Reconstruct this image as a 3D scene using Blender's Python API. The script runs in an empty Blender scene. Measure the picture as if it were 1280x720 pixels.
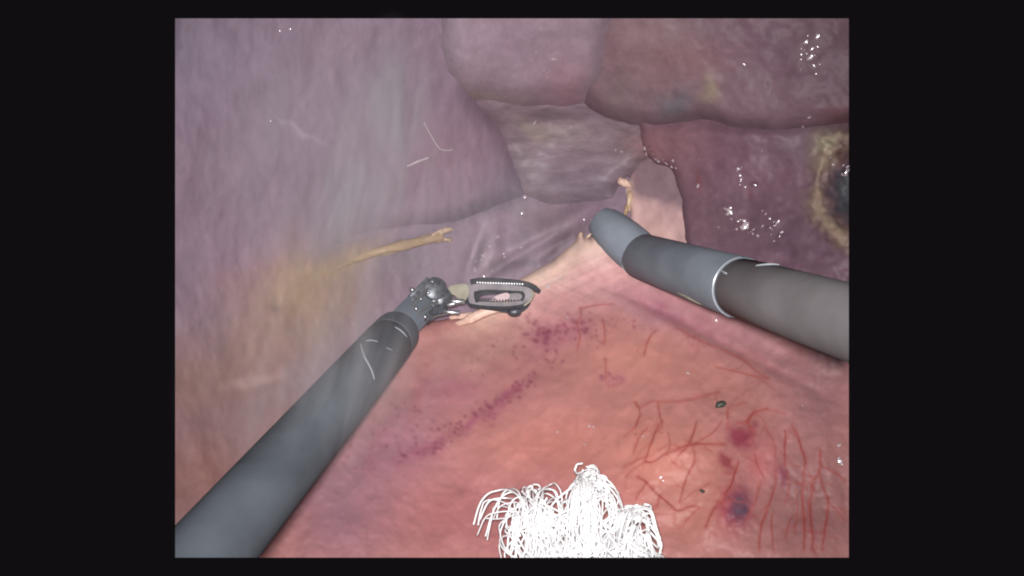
import bpy, bmesh, math, random
import numpy as np
from mathutils import Vector, Matrix

# ------------------------------------------------------------------ camera, world, lamp, exposure
# 1 unit = 1 cm.  The camera (endoscope) sits at the origin and looks along +Y.
scene = bpy.context.scene
scene.unit_settings.system = 'METRIC'
scene.unit_settings.scale_length = 0.01
C = scene.collection
FPX = 1000.0                                  # focal length in photo pixels (1280 wide)
cam_d = bpy.data.cameras.new('endoscope_camera')
cam_d.sensor_width = 36.0
cam_d.lens = 36.0 * FPX / 1280.0
cam_d.clip_start = 0.05
cam_d.clip_end = 200.0
cam = bpy.data.objects.new('endoscope_camera', cam_d)
cam.rotation_euler = (math.radians(90), 0, 0)
C.objects.link(cam)
scene.camera = cam

world = bpy.data.worlds.new('World')
scene.world = world
world.use_nodes = True
bg = world.node_tree.nodes['Background']
bg.inputs['Color'].default_value = (0.0052, 0.0044, 0.0056, 1)
bg.inputs['Strength'].default_value = 1.0

lamp_d = bpy.data.lights.new('endoscope_lamp', 'AREA')
lamp_d.shape = 'DISK'
lamp_d.size = 0.8
lamp_d.energy = 770.0
lamp_d.spread = math.radians(84)
lamp_d.color = (1.0, 0.985, 0.98)
lamp = bpy.data.objects.new('endoscope_lamp', lamp_d)
lamp.location = (-0.1, -0.3, 0.32)
lamp.rotation_euler = (math.radians(88), 0, math.radians(-1.0))
C.objects.link(lamp)

vs = scene.view_settings
vs.view_transform = 'Standard'
vs.look = 'None'
vs.exposure = 0.0
vs.gamma = 1.0
vs.use_curve_mapping = False
scene.cycles.use_denoising = True
scene.cycles.max_bounces = 6
scene.cycles.volume_bounces = 1
scene.cycles.volume_step_rate = 1.0
scene.cycles.filter_width = 2.0

rng = np.random.default_rng(7)
random.seed(7)

# the part of the cavity that is in view (photo pixels)
U0, U1, V0, V1 = 219.0, 1061.0, 23.0, 697.0

# ------------------------------------------------------------------ helpers
def at(u, v, d):
    return Vector(((u - 640.0) / FPX * d, d, (360.0 - v) / FPX * d))

def at_np(u, v, d):
    return np.stack([(u - 640.0) / FPX * d, d, (360.0 - v) / FPX * d], axis=-1)

def lin(c):
    c = np.asarray(c, float) / 255.0
    return np.where(c <= 0.04045, c / 12.92, ((c + 0.055) / 1.055) ** 2.4)

def smooth(a, b, x):
    t = np.clip((x - a) / (b - a), 0, 1)
    return t * t * (3 - 2 * t)

class Noise:
    def __init__(self, seed, n=64):
        self.n = n
        self.g = np.random.default_rng(seed).random((n, n)) * 2 - 1
    def __call__(self, x, y):
        x = np.asarray(x, float); y = np.asarray(y, float)
        xi = np.floor(x).astype(int); yi = np.floor(y).astype(int)
        fx = x - xi; fy = y - yi
        fx = fx ** 3 * (fx * (fx * 6 - 15) + 10); fy = fy ** 3 * (fy * (fy * 6 - 15) + 10)
        n = self.n; g = self.g
        a = g[yi % n, xi % n]; b = g[yi % n, (xi + 1) % n]
        c = g[(yi + 1) % n, xi % n]; d = g[(yi + 1) % n, (xi + 1) % n]
        return (a * (1 - fx) + b * fx) * (1 - fy) + (c * (1 - fx) + d * fx) * fy

def fbm(seed, x, y, octs=4, gain=0.5):
    t = 0.0; amp = 1.0; tot = 0.0
    for k in range(octs):
        t = t + amp * Noise(seed + 17 * k)(x * 2 ** k + 3.7 * k, y * 2 ** k + 9.1 * k)
        tot += amp; amp *= gain
    return t / tot

def catmull(pts, closed, per=8):
    P = np.asarray(pts, float); n = len(P); out = []
    for i in range(n if closed else n - 1):
        if closed:
            p0, p1, p2, p3 = P[(i - 1) % n], P[i], P[(i + 1) % n], P[(i + 2) % n]
        else:
            p0, p1, p2, p3 = P[max(i - 1, 0)], P[i], P[i + 1], P[min(i + 2, n - 1)]
        for t in np.linspace(0, 1, per, endpoint=False):
            out.append(0.5 * ((2 * p1) + (-p0 + p2) * t + (2 * p0 - 5 * p1 + 4 * p2 - p3) * t * t + (-p0 + 3 * p1 - 3 * p2 + p3) * t ** 3))
    if not closed:
        out.append(P[-1])
    return np.array(out)

def sdf(poly, u, v):
    """signed distance, positive inside"""
    shp = u.shape; u = u.ravel(); v = v.ravel()
    d2 = np.full(u.shape, 1e18); inside = np.zeros(u.shape, bool)
    n = len(poly)
    for i in range(n):
        ax, ay = poly[i]; bx, by = poly[(i + 1) % n]
        ex, ey = bx - ax, by - ay
        L = ex * ex + ey * ey + 1e-12
        t = np.clip(((u - ax) * ex + (v - ay) * ey) / L, 0, 1)
        d2 = np.minimum(d2, (u - ax - t * ex) ** 2 + (v - ay - t * ey) ** 2)
        cond = (ay > v) != (by > v)
        with np.errstate(divide='ignore', invalid='ignore'):
            xx = (bx - ax) * (v - ay) / (by - ay + 1e-30) + ax
        inside ^= cond & (u < xx)
    d = np.sqrt(d2)
    return np.where(inside, d, -d).reshape(shp)

def tag(o, label=None, cat=None, group=None, kind=None):
    if label: o['label'] = label
    if cat: o['category'] = cat
    if group: o['group'] = group
    if kind: o['kind'] = kind
    return o

def link(name, me, mat, parent=None, origin=None):
    o = bpy.data.objects.new(name, me)
    C.objects.link(o)
    if mat is not None:
        me.materials.append(mat)
    if origin is not None:
        me.transform(Matrix.Translation(-Vector(origin)))
        o.location = origin
    if parent is not None:
        o.parent = parent
        o.matrix_parent_inverse = Matrix.Translation(parent.location).inverted()
    return o

def empty(name, loc):
    o = bpy.data.objects.new(name, None)
    o.location = loc
    o.empty_display_size = 0.3
    C.objects.link(o)
    return o

def mesh_from(verts, faces, smooth_shade=True):
    me = bpy.data.meshes.new('m')
    me.from_pydata([tuple(v) for v in verts], [], [tuple(f) for f in faces])
    me.update()
    if smooth_shade:
        me.polygons.foreach_set('use_smooth', [True] * len(me.polygons))
    return me

def bm_mesh(bm, smooth_shade=True):
    me = bpy.data.meshes.new('m')
    bm.normal_update()
    bm.to_mesh(me); bm.free()
    if smooth_shade:
        me.polygons.foreach_set('use_smooth', [True] * len(me.polygons))
    return me

def bound_cut(bm, sides='LRB'):
    """end a piece at the edge of the modelled part of the cavity"""
    planes = {'L': ((U0 - 640) / FPX, -1), 'R': ((U1 - 640) / FPX, 1), 'B': ((360 - V1) / FPX, 0)}
    for s in sides:
        k, sg = planes[s]
        if s == 'B':
            no = Vector((0, k, -1))
        else:
            no = Vector((sg, -k * sg, 0))
        geom = bm.verts[:] + bm.edges[:] + bm.faces[:]
        r = bmesh.ops.bisect_plane(bm, geom=geom, dist=1e-5, plane_co=(0, 0, 0), plane_no=no, clear_outer=True)
        eds = [e for e in r['geom_cut'] if isinstance(e, bmesh.types.BMEdge) and e.is_valid]
        if eds:
            bmesh.ops.holes_fill(bm, edges=eds, sides=0)

def tube_bm(bm, pts, rad, seg=8, cap=True, flat=1.0, up=None):
    """tube along pts; rad a number or a list"""
    pts = [Vector(p) for p in pts]; n = len(pts)
    if not hasattr(rad, '__len__'): rad = [rad] * n
    rings = []; prev = None
    for i, p in enumerate(pts):
        t = (pts[min(i + 1, n - 1)] - pts[max(i - 1, 0)]).normalized()
        if prev is None:
            a = Vector(up) if up is not None else (Vector((0, -1, 0)) if abs(t.y) < 0.9 else Vector((0, 0, 1)))
        else:
            a = prev
        a = (a - t * a.dot(t)).normalized(); b = t.cross(a); prev = a
        ring = []
        for k in range(seg):
            th = 2 * math.pi * k / seg
            ring.append(bm.verts.new(p + a * (math.cos(th) * rad[i] * flat) + b * (math.sin(th) * rad[i])))
        rings.append(ring)
    for i in range(n - 1):
        for k in range(seg):
            bm.faces.new((rings[i][k], rings[i][(k + 1) % seg], rings[i + 1][(k + 1) % seg], rings[i + 1][k]))
    if cap:
        bm.faces.new(rings[0][::-1]); bm.faces.new(rings[-1])
    return rings

# ------------------------------------------------------------------ materials
def new_mat(name):
    m = bpy.data.materials.new(name); m.use_nodes = True
    nt = m.node_tree
    return m, nt, nt.nodes['Principled BSDF']

def tissue_mat(name, rough=0.42, coat=0.25, bump=0.25, mott=0.18, sss=0.12, scale=1.0, stretch=(1, 1, 1), rot=0.0, rbcol=(0.55, 0.16, 0.14)):
    m, nt, b = new_mat(name)
    N = nt.nodes; Lk = nt.links
    att = N.new('ShaderNodeAttribute'); att.attribute_name = 'tissue'
    tc = N.new('ShaderNodeTexCoord')
    mp = N.new('ShaderNodeMapping'); mp.inputs['Scale'].default_value = [s * scale for s in stretch]
    mp.inputs['Rotation'].default_value = (0, rot, 0)
    Lk.new(tc.outputs['Object'], mp.inputs['Vector'])
    n1 = N.new('ShaderNodeTexNoise'); n1.inputs['Scale'].default_value = 3.2; n1.inputs['Detail'].default_value = 6; n1.inputs['Roughness'].default_value = 0.65
    n2 = N.new('ShaderNodeTexNoise'); n2.inputs['Scale'].default_value = 11; n2.inputs['Detail'].default_value = 5; n2.inputs['Roughness'].default_value = 0.6
    n2.inputs['Distortion'].default_value = 0.6
    Lk.new(mp.outputs['Vector'], n1.inputs['Vector']); Lk.new(mp.outputs['Vector'], n2.inputs['Vector'])
    # mottling of the pigment
    mr = N.new('ShaderNodeMapRange'); mr.inputs['From Min'].default_value = 0.3; mr.inputs['From Max'].default_value = 0.7
    mr.inputs['To Min'].default_value = 1 - mott; mr.inputs['To Max'].default_value = 1 + mott
    Lk.new(n1.outputs['Fac'], mr.inputs['Value'])
    mr2 = N.new('ShaderNodeMapRange'); mr2.inputs['From Min'].default_value = 0.3; mr2.inputs['From Max'].default_value = 0.7
    mr2.inputs['To Min'].default_value = 1 - mott * 0.5; mr2.inputs['To Max'].default_value = 1 + mott * 0.5
    Lk.new(n2.outputs['Fac'], mr2.inputs['Value'])
    mu = N.new('ShaderNodeMath'); mu.operation = 'MULTIPLY'
    Lk.new(mr.outputs['Result'], mu.inputs[0]); Lk.new(mr2.outputs['Result'], mu.inputs[1])
    vm = N.new('ShaderNodeVectorMath'); vm.operation = 'SCALE'
    Lk.new(att.outputs['Color'], vm.inputs[0]); Lk.new(mu.outputs[0], vm.inputs['Scale'])
    Lk.new(vm.outputs['Vector'], b.inputs['Base Color'])
    b.inputs['Roughness'].default_value = rough
    b.inputs['Specular IOR Level'].default_value = 0.16
    b.inputs['Coat Weight'].default_value = coat
    b.inputs['Coat Roughness'].default_value = 0.22
    b.inputs['Subsurface Weight'].default_value = sss
    b.inputs['Subsurface Radius'].default_value = rbcol
    b.inputs['Subsurface Scale'].default_value = 0.12
    bu = N.new('ShaderNodeBump'); bu.inputs['Strength'].default_value = bump; bu.inputs['Distance'].default_value = 0.05
    ad = N.new('ShaderNodeMath'); ad.operation = 'MULTIPLY_ADD'; ad.inputs[1].default_value = 0.5
    Lk.new(n2.outputs['Fac'], ad.inputs[0]); Lk.new(n1.outputs['Fac'], ad.inputs[2])
    Lk.new(ad.outputs[0], bu.inputs['Height'])
    Lk.new(bu.outputs['Normal'], b.inputs['Normal']); Lk.new(bu.outputs['Normal'], b.inputs['Coat Normal'])
    return m

def plain_mat(name, col, rough=0.5, metal=0.0, spec=0.5, noise=0.1, nscale=8.0, bump=0.0, coat=0.0, sss=0.0, stretch=(1, 1, 1)):
    m, nt, b = new_mat(name); N = nt.nodes; Lk = nt.links
    tc = N.new('ShaderNodeTexCoord'); mp = N.new('ShaderNodeMapping'); mp.inputs['Scale'].default_value = stretch
    n = N.new('ShaderNodeTexNoise'); n.inputs['Scale'].default_value = nscale; n.inputs['Detail'].default_value = 5
    Lk.new(tc.outputs['Object'], mp.inputs['Vector']); Lk.new(mp.outputs['Vector'], n.inputs['Vector'])
    mr = N.new('ShaderNodeMapRange'); mr.inputs['From Min'].default_value = 0.3; mr.inputs['From Max'].default_value = 0.7
    mr.inputs['To Min'].default_value = 1 - noise; mr.inputs['To Max'].default_value = 1 + noise
    Lk.new(n.outputs['Fac'], mr.inputs['Value'])
    vm = N.new('ShaderNodeVectorMath'); vm.operation = 'SCALE'
    vm.inputs[0].default_value = tuple(col); Lk.new(mr.outputs['Result'], vm.inputs['Scale'])
    Lk.new(vm.outputs['Vector'], b.inputs['Base Color'])
    mr2 = N.new('ShaderNodeMapRange'); mr2.inputs['To Min'].default_value = rough * 0.75; mr2.inputs['To Max'].default_value = min(1, rough * 1.25)
    Lk.new(n.outputs['Fac'], mr2.inputs['Value']); Lk.new(mr2.outputs['Result'], b.inputs['Roughness'])
    b.inputs['Metallic'].default_value = metal
    b.inputs['Specular IOR Level'].default_value = spec
    b.inputs['Coat Weight'].default_value = coat
    b.inputs['Coat Roughness'].default_value = 0.12
    if sss:
        b.inputs['Subsurface Weight'].default_value = sss
        b.inputs['Subsurface Radius'].default_value = (0.5, 0.2, 0.15); b.inputs['Subsurface Scale'].default_value = 0.08
    if bump:
        bu = N.new('ShaderNodeBump'); bu.inputs['Strength'].default_value = bump; bu.inputs['Distance'].default_value = 0.02
        Lk.new(n.outputs['Fac'], bu.inputs['Height']); Lk.new(bu.outputs['Normal'], b.inputs['Normal'])
    return m

ALB = 1.0 / 1.30          # photo brightness -> surface colour, for tissue about 12 cm from the lamp
def alb(r, g, b): return lin((r, g, b)) * ALB

M = {}
M['liver'] = tissue_mat('liver_capsule', rough=0.65, coat=0.0, bump=0.16, mott=0.10, stretch=(1.5, 1, 0.55), rot=0.25)
M['liver_wet'] = tissue_mat('wet_liver_capsule', rough=0.5, coat=0.0, bump=0.14, mott=0.13)
M['fibrous'] = tissue_mat('fibrous_tissue', rough=0.55, coat=0.08, bump=0.35, mott=0.18, stretch=(0.5, 1, 2.2), rot=-0.35)
M['periton'] = tissue_mat('peritoneum', rough=0.5, coat=0.0, bump=0.06, mott=0.06, sss=0.25)
M['wall'] = tissue_mat('abdominal_wall', rough=0.62, coat=0.0, bump=0.16, mott=0.09)
M['vessel'] = plain_mat('blood_vessel', alb(152, 70, 66), rough=0.5, noise=0.2, nscale=5)
M['vessel_pale'] = plain_mat('fine_blood_vessel', alb(164, 84, 76), rough=0.5, noise=0.2, nscale=5)
M['glint_bead'] = plain_mat('glint_film', (0.34, 0.27, 0.29), rough=0.22, spec=1.0, noise=0.05, coat=1.0)
M['cord'] = plain_mat('ligament_fibre', alb(172, 144, 112), rough=0.45, noise=0.12, nscale=3, bump=0.2, sss=0.15, stretch=(1, 1, 3), coat=0.2)
M['cord_end'] = plain_mat('cut_ligament', alb(196, 168, 142), rough=0.5, noise=0.25, nscale=9, bump=0.5, sss=0.1)
M['cream'] = plain_mat('torn_fibre', alb(214, 178, 162), rough=0.5, noise=0.2, nscale=9, bump=0.4, sss=0.1)
M['strand'] = plain_mat('highlight_strand', (0.40, 0.33, 0.36), rough=0.4, noise=0.1)
M['shaft'] = plain_mat('shaft_coating', (0.067, 0.076, 0.091), rough=0.85, noise=0.24, nscale=1.1, spec=0.3, bump=0.05, stretch=(1.0, 1.0, 1.6))
M['shaft_warm'] = plain_mat('instrument_tube', (0.128, 0.116, 0.120), rough=0.8, noise=0.2, nscale=1.3, spec=0.35, bump=0.03)
M['cover'] = plain_mat('silicone_tip_cover', (0.142, 0.160, 0.186), rough=0.8, noise=0.2, nscale=1.3, spec=0.35, bump=0.03)
M['edge'] = plain_mat('bright_edge', (0.26, 0.28, 0.30), rough=0.3, noise=0.15, nscale=5)
M['jaw'] = plain_mat('jaw_metal', (0.17, 0.152, 0.162), rough=0.75, metal=0.0, spec=0.12, noise=0.3, nscale=6, bump=0.25)
M['steel'] = plain_mat('steel', (0.26, 0.26, 0.27), rough=0.28, metal=0.8, noise=0.2, nscale=9, bump=0.15)
M['dark_steel'] = plain_mat('charred_steel', (0.062, 0.066, 0.076), rough=0.4, metal=0.4, noise=0.4, nscale=12, bump=0.3)
M['ceramic'] = plain_mat('insulator', alb(150, 144, 128), rough=0.75, spec=0.1, noise=0.2, nscale=7, bump=0.3)
M['jaw_dark'] = plain_mat('blackened_jaw', (0.028, 0.028, 0.033), rough=0.7, spec=0.15, noise=0.4, nscale=10, bump=0.3)
M['trapped'] = plain_mat('trapped_tissue', alb(160, 128, 132), rough=0.5, noise=0.2, nscale=9)
M['char'] = plain_mat('char', (0.035, 0.04, 0.03), rough=0.4, noise=0.4, nscale=20, bump=0.4)
M['gauze'] = plain_mat('cotton_gauze', (0.70, 0.685, 0.69), rough=0.9, spec=0.1, noise=0.05, nscale=20)

# ------------------------------------------------------------------ cavity shape (depth from the scope, cm)
CTRL = np.array([
 (219, 23, 11.6), (430, 23, 12.2), (640, 23, 13.0), (850, 23, 12.8), (1061, 23, 12.0),
 (219, 360, 11.6), (219, 530, 11.0), (219, 697, 10.4), (400, 350, 13.2), (400, 200, 12.8), (300, 480, 12.0),
 (560, 300, 14.9), (640, 340, 15.3), (740, 280, 15.2), (700, 200, 15.7), (560, 150, 13.9), (620, 395, 15.0), (500, 400, 14.4),
 (850, 200, 14.1), (1061, 200, 12.4), (950, 250, 13.2), (1061, 400, 11.9), (900, 400, 12.9), (1061, 560, 11.0), (1061, 697, 10.3),
 (850, 90, 13.1), (640, 500, 13.2), (640, 600, 12.0), (640, 697, 11.0), (850, 550, 11.7), (850, 697, 10.6), (430, 620, 11.4), (350, 697, 10.7),
 (760, 430, 13.4)], float)
def _tps(r2): return np.where(r2 > 0, r2 * np.log(r2 + 1e-12), 0)
_X = (CTRL[:, :2] - [640, 360]) / 400.0
_n = len(_X)
_K = _tps(((_X[:, None] - _X[None]) ** 2).sum(-1)) + np.eye(_n) * 0.02
_A = np.zeros((_n + 3, _n + 3)); _A[:_n, :_n] = _K; _A[:_n, _n] = 1; _A[:_n, _n + 1:] = _X; _A[_n, :_n] = 1; _A[_n + 1:, :_n] = _X.T
_W = np.linalg.solve(_A, np.r_[CTRL[:, 2], 0, 0, 0])
def base_depth(u, v):
    x = (np.asarray(u, float) - 640) / 400; y = (np.asarray(v, float) - 360) / 400
    out = _W[_n] + _W[_n + 1] * x + _W[_n + 2] * y
    for i in range(_n):
        out = out + _W[i] * _tps((x - _X[i, 0]) ** 2 + (y - _X[i, 1]) ** 2)
    return out

def blob(u, v, cu, cv, ru, rv, ang=0.0):
    c, s = math.cos(ang), math.sin(ang)
    x = (u - cu) * c + (v - cv) * s; y = -(u - cu) * s + (v - cv) * c
    return np.exp(-((x / ru) ** 2 + (y / rv) ** 2))

def paint(u, v, base, blobs, seed, wob=14.0):
    """colour field, outlines broken up by noise"""
    uu = u + wob * fbm(seed, u / 45, v / 45, 4); vv = v + wob * fbm(seed + 5, u / 45, v / 45, 4)
    c = np.zeros(u.shape + (3,)) + alb(*base)
    for (cu, cv, ru, rv, ang, col, s) in blobs:
        w = (s * blob(uu, vv, cu, cv, ru, rv, math.radians(ang)))[..., None]
        c = c * (1 - w) + alb(*col) * w
    return c

class Piece:
    """a sheet of tissue: outline in view, depth, rounded border, pigment"""
    def __init__(self, outline, off=0.0, roll=0.5, rollpx=25.0, noise=0.08, nsc=60.0, seed=1, extra=None, rollw=None, wob=2.0, paint=None, step=2.5, skirt=1.2, aniso=(1, 1), soft=False):
        self.soft = soft
        self.poly = catmull(outline, True, 8)
        w = fbm(seed + 90, self.poly[:, 0] / 18, self.poly[:, 1] / 18, 3)
        w2 = fbm(seed + 95, self.poly[:, 0] / 18, self.poly[:, 1] / 18, 3)
        self.poly = self.poly + np.stack([w, w2], 1) * wob
        self.off, self.roll, self.rollpx, self.noise, self.nsc, self.seed = off, roll, rollpx, noise, nsc, seed
        self.extra, self.rollw, self.paint, self.step, self.skirt, self.aniso = extra, rollw, paint, step, skirt, aniso
    def depth(self, u, v, sd=None):
        u = np.asarray(u, float); v = np.asarray(v, float)
        if sd is None: sd = sdf(self.poly, u, v)
        t = np.clip(sd / self.rollpx, 0, 1)
        r = self.roll * (1 - np.sqrt(np.clip(1 - (1 - t) ** 2, 0, 1)))
        if self.soft: r = self.roll * (1 - t) ** 2.2
        if self.rollw is not None: r = r * self.rollw(u, v)
        off = self.off(u, v) if callable(self.off) else self.off
        d = base_depth(u, v) + off + r
        d = d + self.noise * fbm(self.seed, u / self.nsc * self.aniso[0], v / self.nsc * self.aniso[1], 5, 0.5)
        if self.extra is not None: d = d + self.extra(u, v)
        return d
    def point(self, u, v, lift=0.0):
        d = float(self.depth(np.array([u]), np.array([v]))[0])
        return at(u, v, d - lift)
    def mesh(self):
        p = self.poly
        ua, ub = max(U0, p[:, 0].min() - 4), min(U1, p[:, 0].max() + 4)
        va, vb = max(V0, p[:, 1].min() - 4), min(V1, p[:, 1].max() + 4)
        nu = int((ub - ua) / self.step) + 2; nv = int((vb - va) / self.step) + 2
        gu, gv = np.meshgrid(np.linspace(ua, ub, nu), np.linspace(va, vb, nv))
        sd = sdf(p, gu, gv)
        gy, gx = np.gradient(sd, (vb - va) / (nv - 1), (ub - ua) / (nu - 1))
        ins = sd > 0
        fm = ins[:-1, :-1] | ins[1:, :-1] | ins[:-1, 1:] | ins[1:, 1:]
        use = np.zeros(ins.shape, bool)
        use[:-1, :-1] |= fm; use[1:, :-1] |= fm; use[:-1, 1:] |= fm; use[1:, 1:] |= fm
        mv = use & ~ins
        g2 = gx ** 2 + gy ** 2 + 1e-6
        gu = np.where(mv, np.clip(gu - sd * gx / g2, ua, ub), gu); gv = np.where(mv, np.clip(gv - sd * gy / g2, va, vb), gv)
        sd = np.where(mv, 0.0, sd)
        idx = -np.ones(ins.shape, int); idx[use] = np.arange(use.sum())
        u = gu[use]; v = gv[use]
        d = self.depth(u, v, sd[use])
        V = at_np(u, v, d)
        q = np.stack([idx[:-1, :-1], idx[1:, :-1], idx[1:, 1:], idx[:-1, 1:]], -1)[fm]
        # border, extruded away from the scope as the thickness of the sheet
        e = {}
        for f in q:
            for k in range(4):
                a, b = int(f[k]), int(f[(k + 1) % 4])
                if (b, a) in e: del e[(b, a)]
                else: e[(a, b)] = 1
        verts = [tuple(x) for x in V]; faces = [tuple(int(i) for i in f) for f in q]
        nsm = len(faces); dup = {}; back = {}
        src = list(range(len(verts)))
        for (a, b) in e:
            for i in (a, b):
                if i not in dup:
                    dup[i] = len(verts); verts.append(verts[i]); src.append(i)
                    w = Vector(verts[i]); back[i] = len(verts); verts.append(tuple(w * (1 + self.skirt / w.length))); src.append(i)
            faces.append((dup[b], dup[a], back[a], back[b]))
        me = bpy.data.meshes.new('m'); me.from_pydata(verts, [], faces); me.update()
        me.polygons.foreach_set('use_smooth', [True] * nsm + [False] * (len(faces) - nsm))
        col = self.paint(u, v)
        col = np.clip(col[src], 0.003, 0.9)
        ca = me.color_attributes.new('tissue', 'FLOAT_COLOR', 'POINT')
        ca.data.foreach_set('color', np.c_[col, np.ones(len(col))].ravel())
        return me

def tissue(name, piece, mat, label, cat):
    me = piece.mesh()
    c = piece.poly.mean(0)
    o = link(name, me, mat, origin=at(np.clip(c[0], U0, U1), np.clip(c[1], V0, V1), 13.5))
    tag(o, label, cat)
    return o

# ---- colour shared by the sheets on the left, with haze and fold shade painted in, so that they run into each other as they do in the photograph
BACK_BLOBS = [
 (240, 70, 110, 90, 0, (146, 132, 147), .8), (300, 200, 90, 120, 0, (136, 115, 130), .7), (480, 90, 70, 110, 0, (140, 122, 136), .6),  # grey haze painted in; upper left raised against lamp falloff
 (560, 200, 90, 60, 0, (144, 116, 128), .7), (645, 238, 50, 30, 0, (116, 99, 116), .85), (605, 264, 60, 14, -18, (108, 97, 110), .8),  # the dark patches at the end are shade painted into the crease
 (250, 300, 60, 70, 0, (134, 112, 126), .7), (330, 340, 60, 30, -20, (150, 118, 122), .6),
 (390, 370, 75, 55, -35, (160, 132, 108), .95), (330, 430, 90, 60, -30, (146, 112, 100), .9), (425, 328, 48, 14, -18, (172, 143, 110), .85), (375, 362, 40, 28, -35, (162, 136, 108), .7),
 (300, 470, 60, 40, 0, (142, 104, 96), .7), (235, 480, 40, 50, 0, (142, 112, 98), .6), (250, 600, 120, 100, 0, (140, 100, 94), .95), (350, 540, 60, 60, 0, (148, 112, 104), .7),
 (345, 385, 10, 9, 0, (105, 80, 78), .5),
 (520, 335, 60, 28, 0, (136, 122, 130), .9), (600, 315, 35, 35, 0, (150, 128, 140), .8), (575, 330, 30, 30, 0, (146, 128, 140), .6),
 (690, 275, 45, 25, 0, (134, 112, 118), .8), (700, 302, 60, 15, -32, (90, 70, 80), 1.0), (655, 318, 50, 7, -30, (146, 124, 134), .6), (635, 337, 60, 7, -28, (98, 80, 92), .8), (613, 318, 6, 26, 15, (168, 144, 154), .7), (598, 316, 5, 24, 20, (116, 98, 110), .6), (626, 312, 4, 22, 8, (118, 98, 110), .5), (318, 473, 36, 6, -8, (176, 144, 138), .65), (374, 163, 32, 2.6, 37, (172, 154, 166), .6),  # dark gap, fold shade, fold highlights and a specular streak painted in
]
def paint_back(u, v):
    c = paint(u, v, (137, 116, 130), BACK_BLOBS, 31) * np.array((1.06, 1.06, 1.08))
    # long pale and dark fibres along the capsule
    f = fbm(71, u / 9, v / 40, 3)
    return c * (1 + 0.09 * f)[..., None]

def rollA(u, v): return np.where(v > 262, smooth(425, 540, u), 1.0)
def offA(u, v): return -0.25 * np.maximum(smooth(440, 600, u), smooth(300, 180, v))

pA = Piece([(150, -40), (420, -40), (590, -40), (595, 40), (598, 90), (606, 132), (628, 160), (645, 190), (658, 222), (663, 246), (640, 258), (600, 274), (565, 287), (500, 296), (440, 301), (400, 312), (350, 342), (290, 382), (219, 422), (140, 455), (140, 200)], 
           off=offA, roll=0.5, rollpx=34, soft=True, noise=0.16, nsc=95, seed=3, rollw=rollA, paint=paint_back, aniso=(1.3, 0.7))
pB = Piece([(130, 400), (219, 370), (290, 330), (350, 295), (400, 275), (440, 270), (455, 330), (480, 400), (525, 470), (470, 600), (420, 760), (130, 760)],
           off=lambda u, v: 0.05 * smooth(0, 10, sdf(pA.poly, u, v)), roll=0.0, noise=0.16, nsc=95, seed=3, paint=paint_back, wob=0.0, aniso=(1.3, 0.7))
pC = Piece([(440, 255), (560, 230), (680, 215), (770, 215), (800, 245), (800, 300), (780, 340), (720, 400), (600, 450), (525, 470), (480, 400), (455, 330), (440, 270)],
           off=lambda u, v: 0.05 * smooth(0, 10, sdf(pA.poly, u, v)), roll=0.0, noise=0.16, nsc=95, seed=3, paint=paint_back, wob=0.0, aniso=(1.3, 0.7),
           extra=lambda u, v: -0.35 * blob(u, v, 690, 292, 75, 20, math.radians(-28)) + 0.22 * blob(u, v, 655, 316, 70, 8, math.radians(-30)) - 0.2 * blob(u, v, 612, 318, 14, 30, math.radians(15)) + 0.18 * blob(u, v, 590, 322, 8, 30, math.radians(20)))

pD = Piece([(560, 90), (700, 80), (830, 100), (836, 170), (815, 200), (798, 218), (787, 228), (778, 238), (776, 256), (745, 268), (702, 266), (672, 260), (645, 246), (628, 205), (610, 160)],
           off=-0.12, roll=0.5, rollpx=30, soft=True, extra=lambda u, v: -0.50 * blob(u, v, 728, 222, 58, 36) + 0.12 * blob(u, v, 700, 152, 90, 12), noise=0.12, nsc=45, seed=23, aniso=(0.6, 1.6),
           paint=lambda u, v: np.array((1.10, 1.11, 1.18)) * paint(u, v, (132, 112, 118), [(672, 163, 34, 11, 10, (140, 127, 114), .8), (720, 170, 40, 16, 0, (130, 115, 112), .6), (790, 190, 30, 40, 0, (118, 98, 98), .7), (728, 232, 62, 30, 0, (124, 109, 116), .95), (822, 230, 26, 16, 0, (146, 120, 126), .8), (655, 200, 12, 30, -20, (120, 110, 108), .6), (812, 190, 26, 14, 30, (150, 112, 112), .7)], 41) * (1 + 0.10 * fbm(77, u / 26 + v / 60, v / 7, 4))[..., None])

pF = Piece([(533, -50), (537, 30), (546, 80), (566, 112), (600, 131), (660, 141), (720, 139), (748, 127), (765, 100), (772, 60), (776, -50)],
           off=-0.62, roll=0.78, rollpx=48, soft=True, noise=0.12, nsc=80, seed=51,
           paint=lambda u, v: np.array((1.14, 1.22, 1.26)) * paint(u, v, (150, 125, 134), [(560, 60, 25, 60, 0, (140, 122, 130), .7), (640, 50, 50, 40, 0, (153, 127, 138), .6), (715, 105, 40, 35, 0, (150, 114, 122), .8), (600, 120, 50, 12, 10, (142, 126, 116), .7), (690, 138, 60, 8, 0, (132, 112, 112), .8), (750, 110, 16, 40, 20, (128, 112, 118), .7)], 43))

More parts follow.
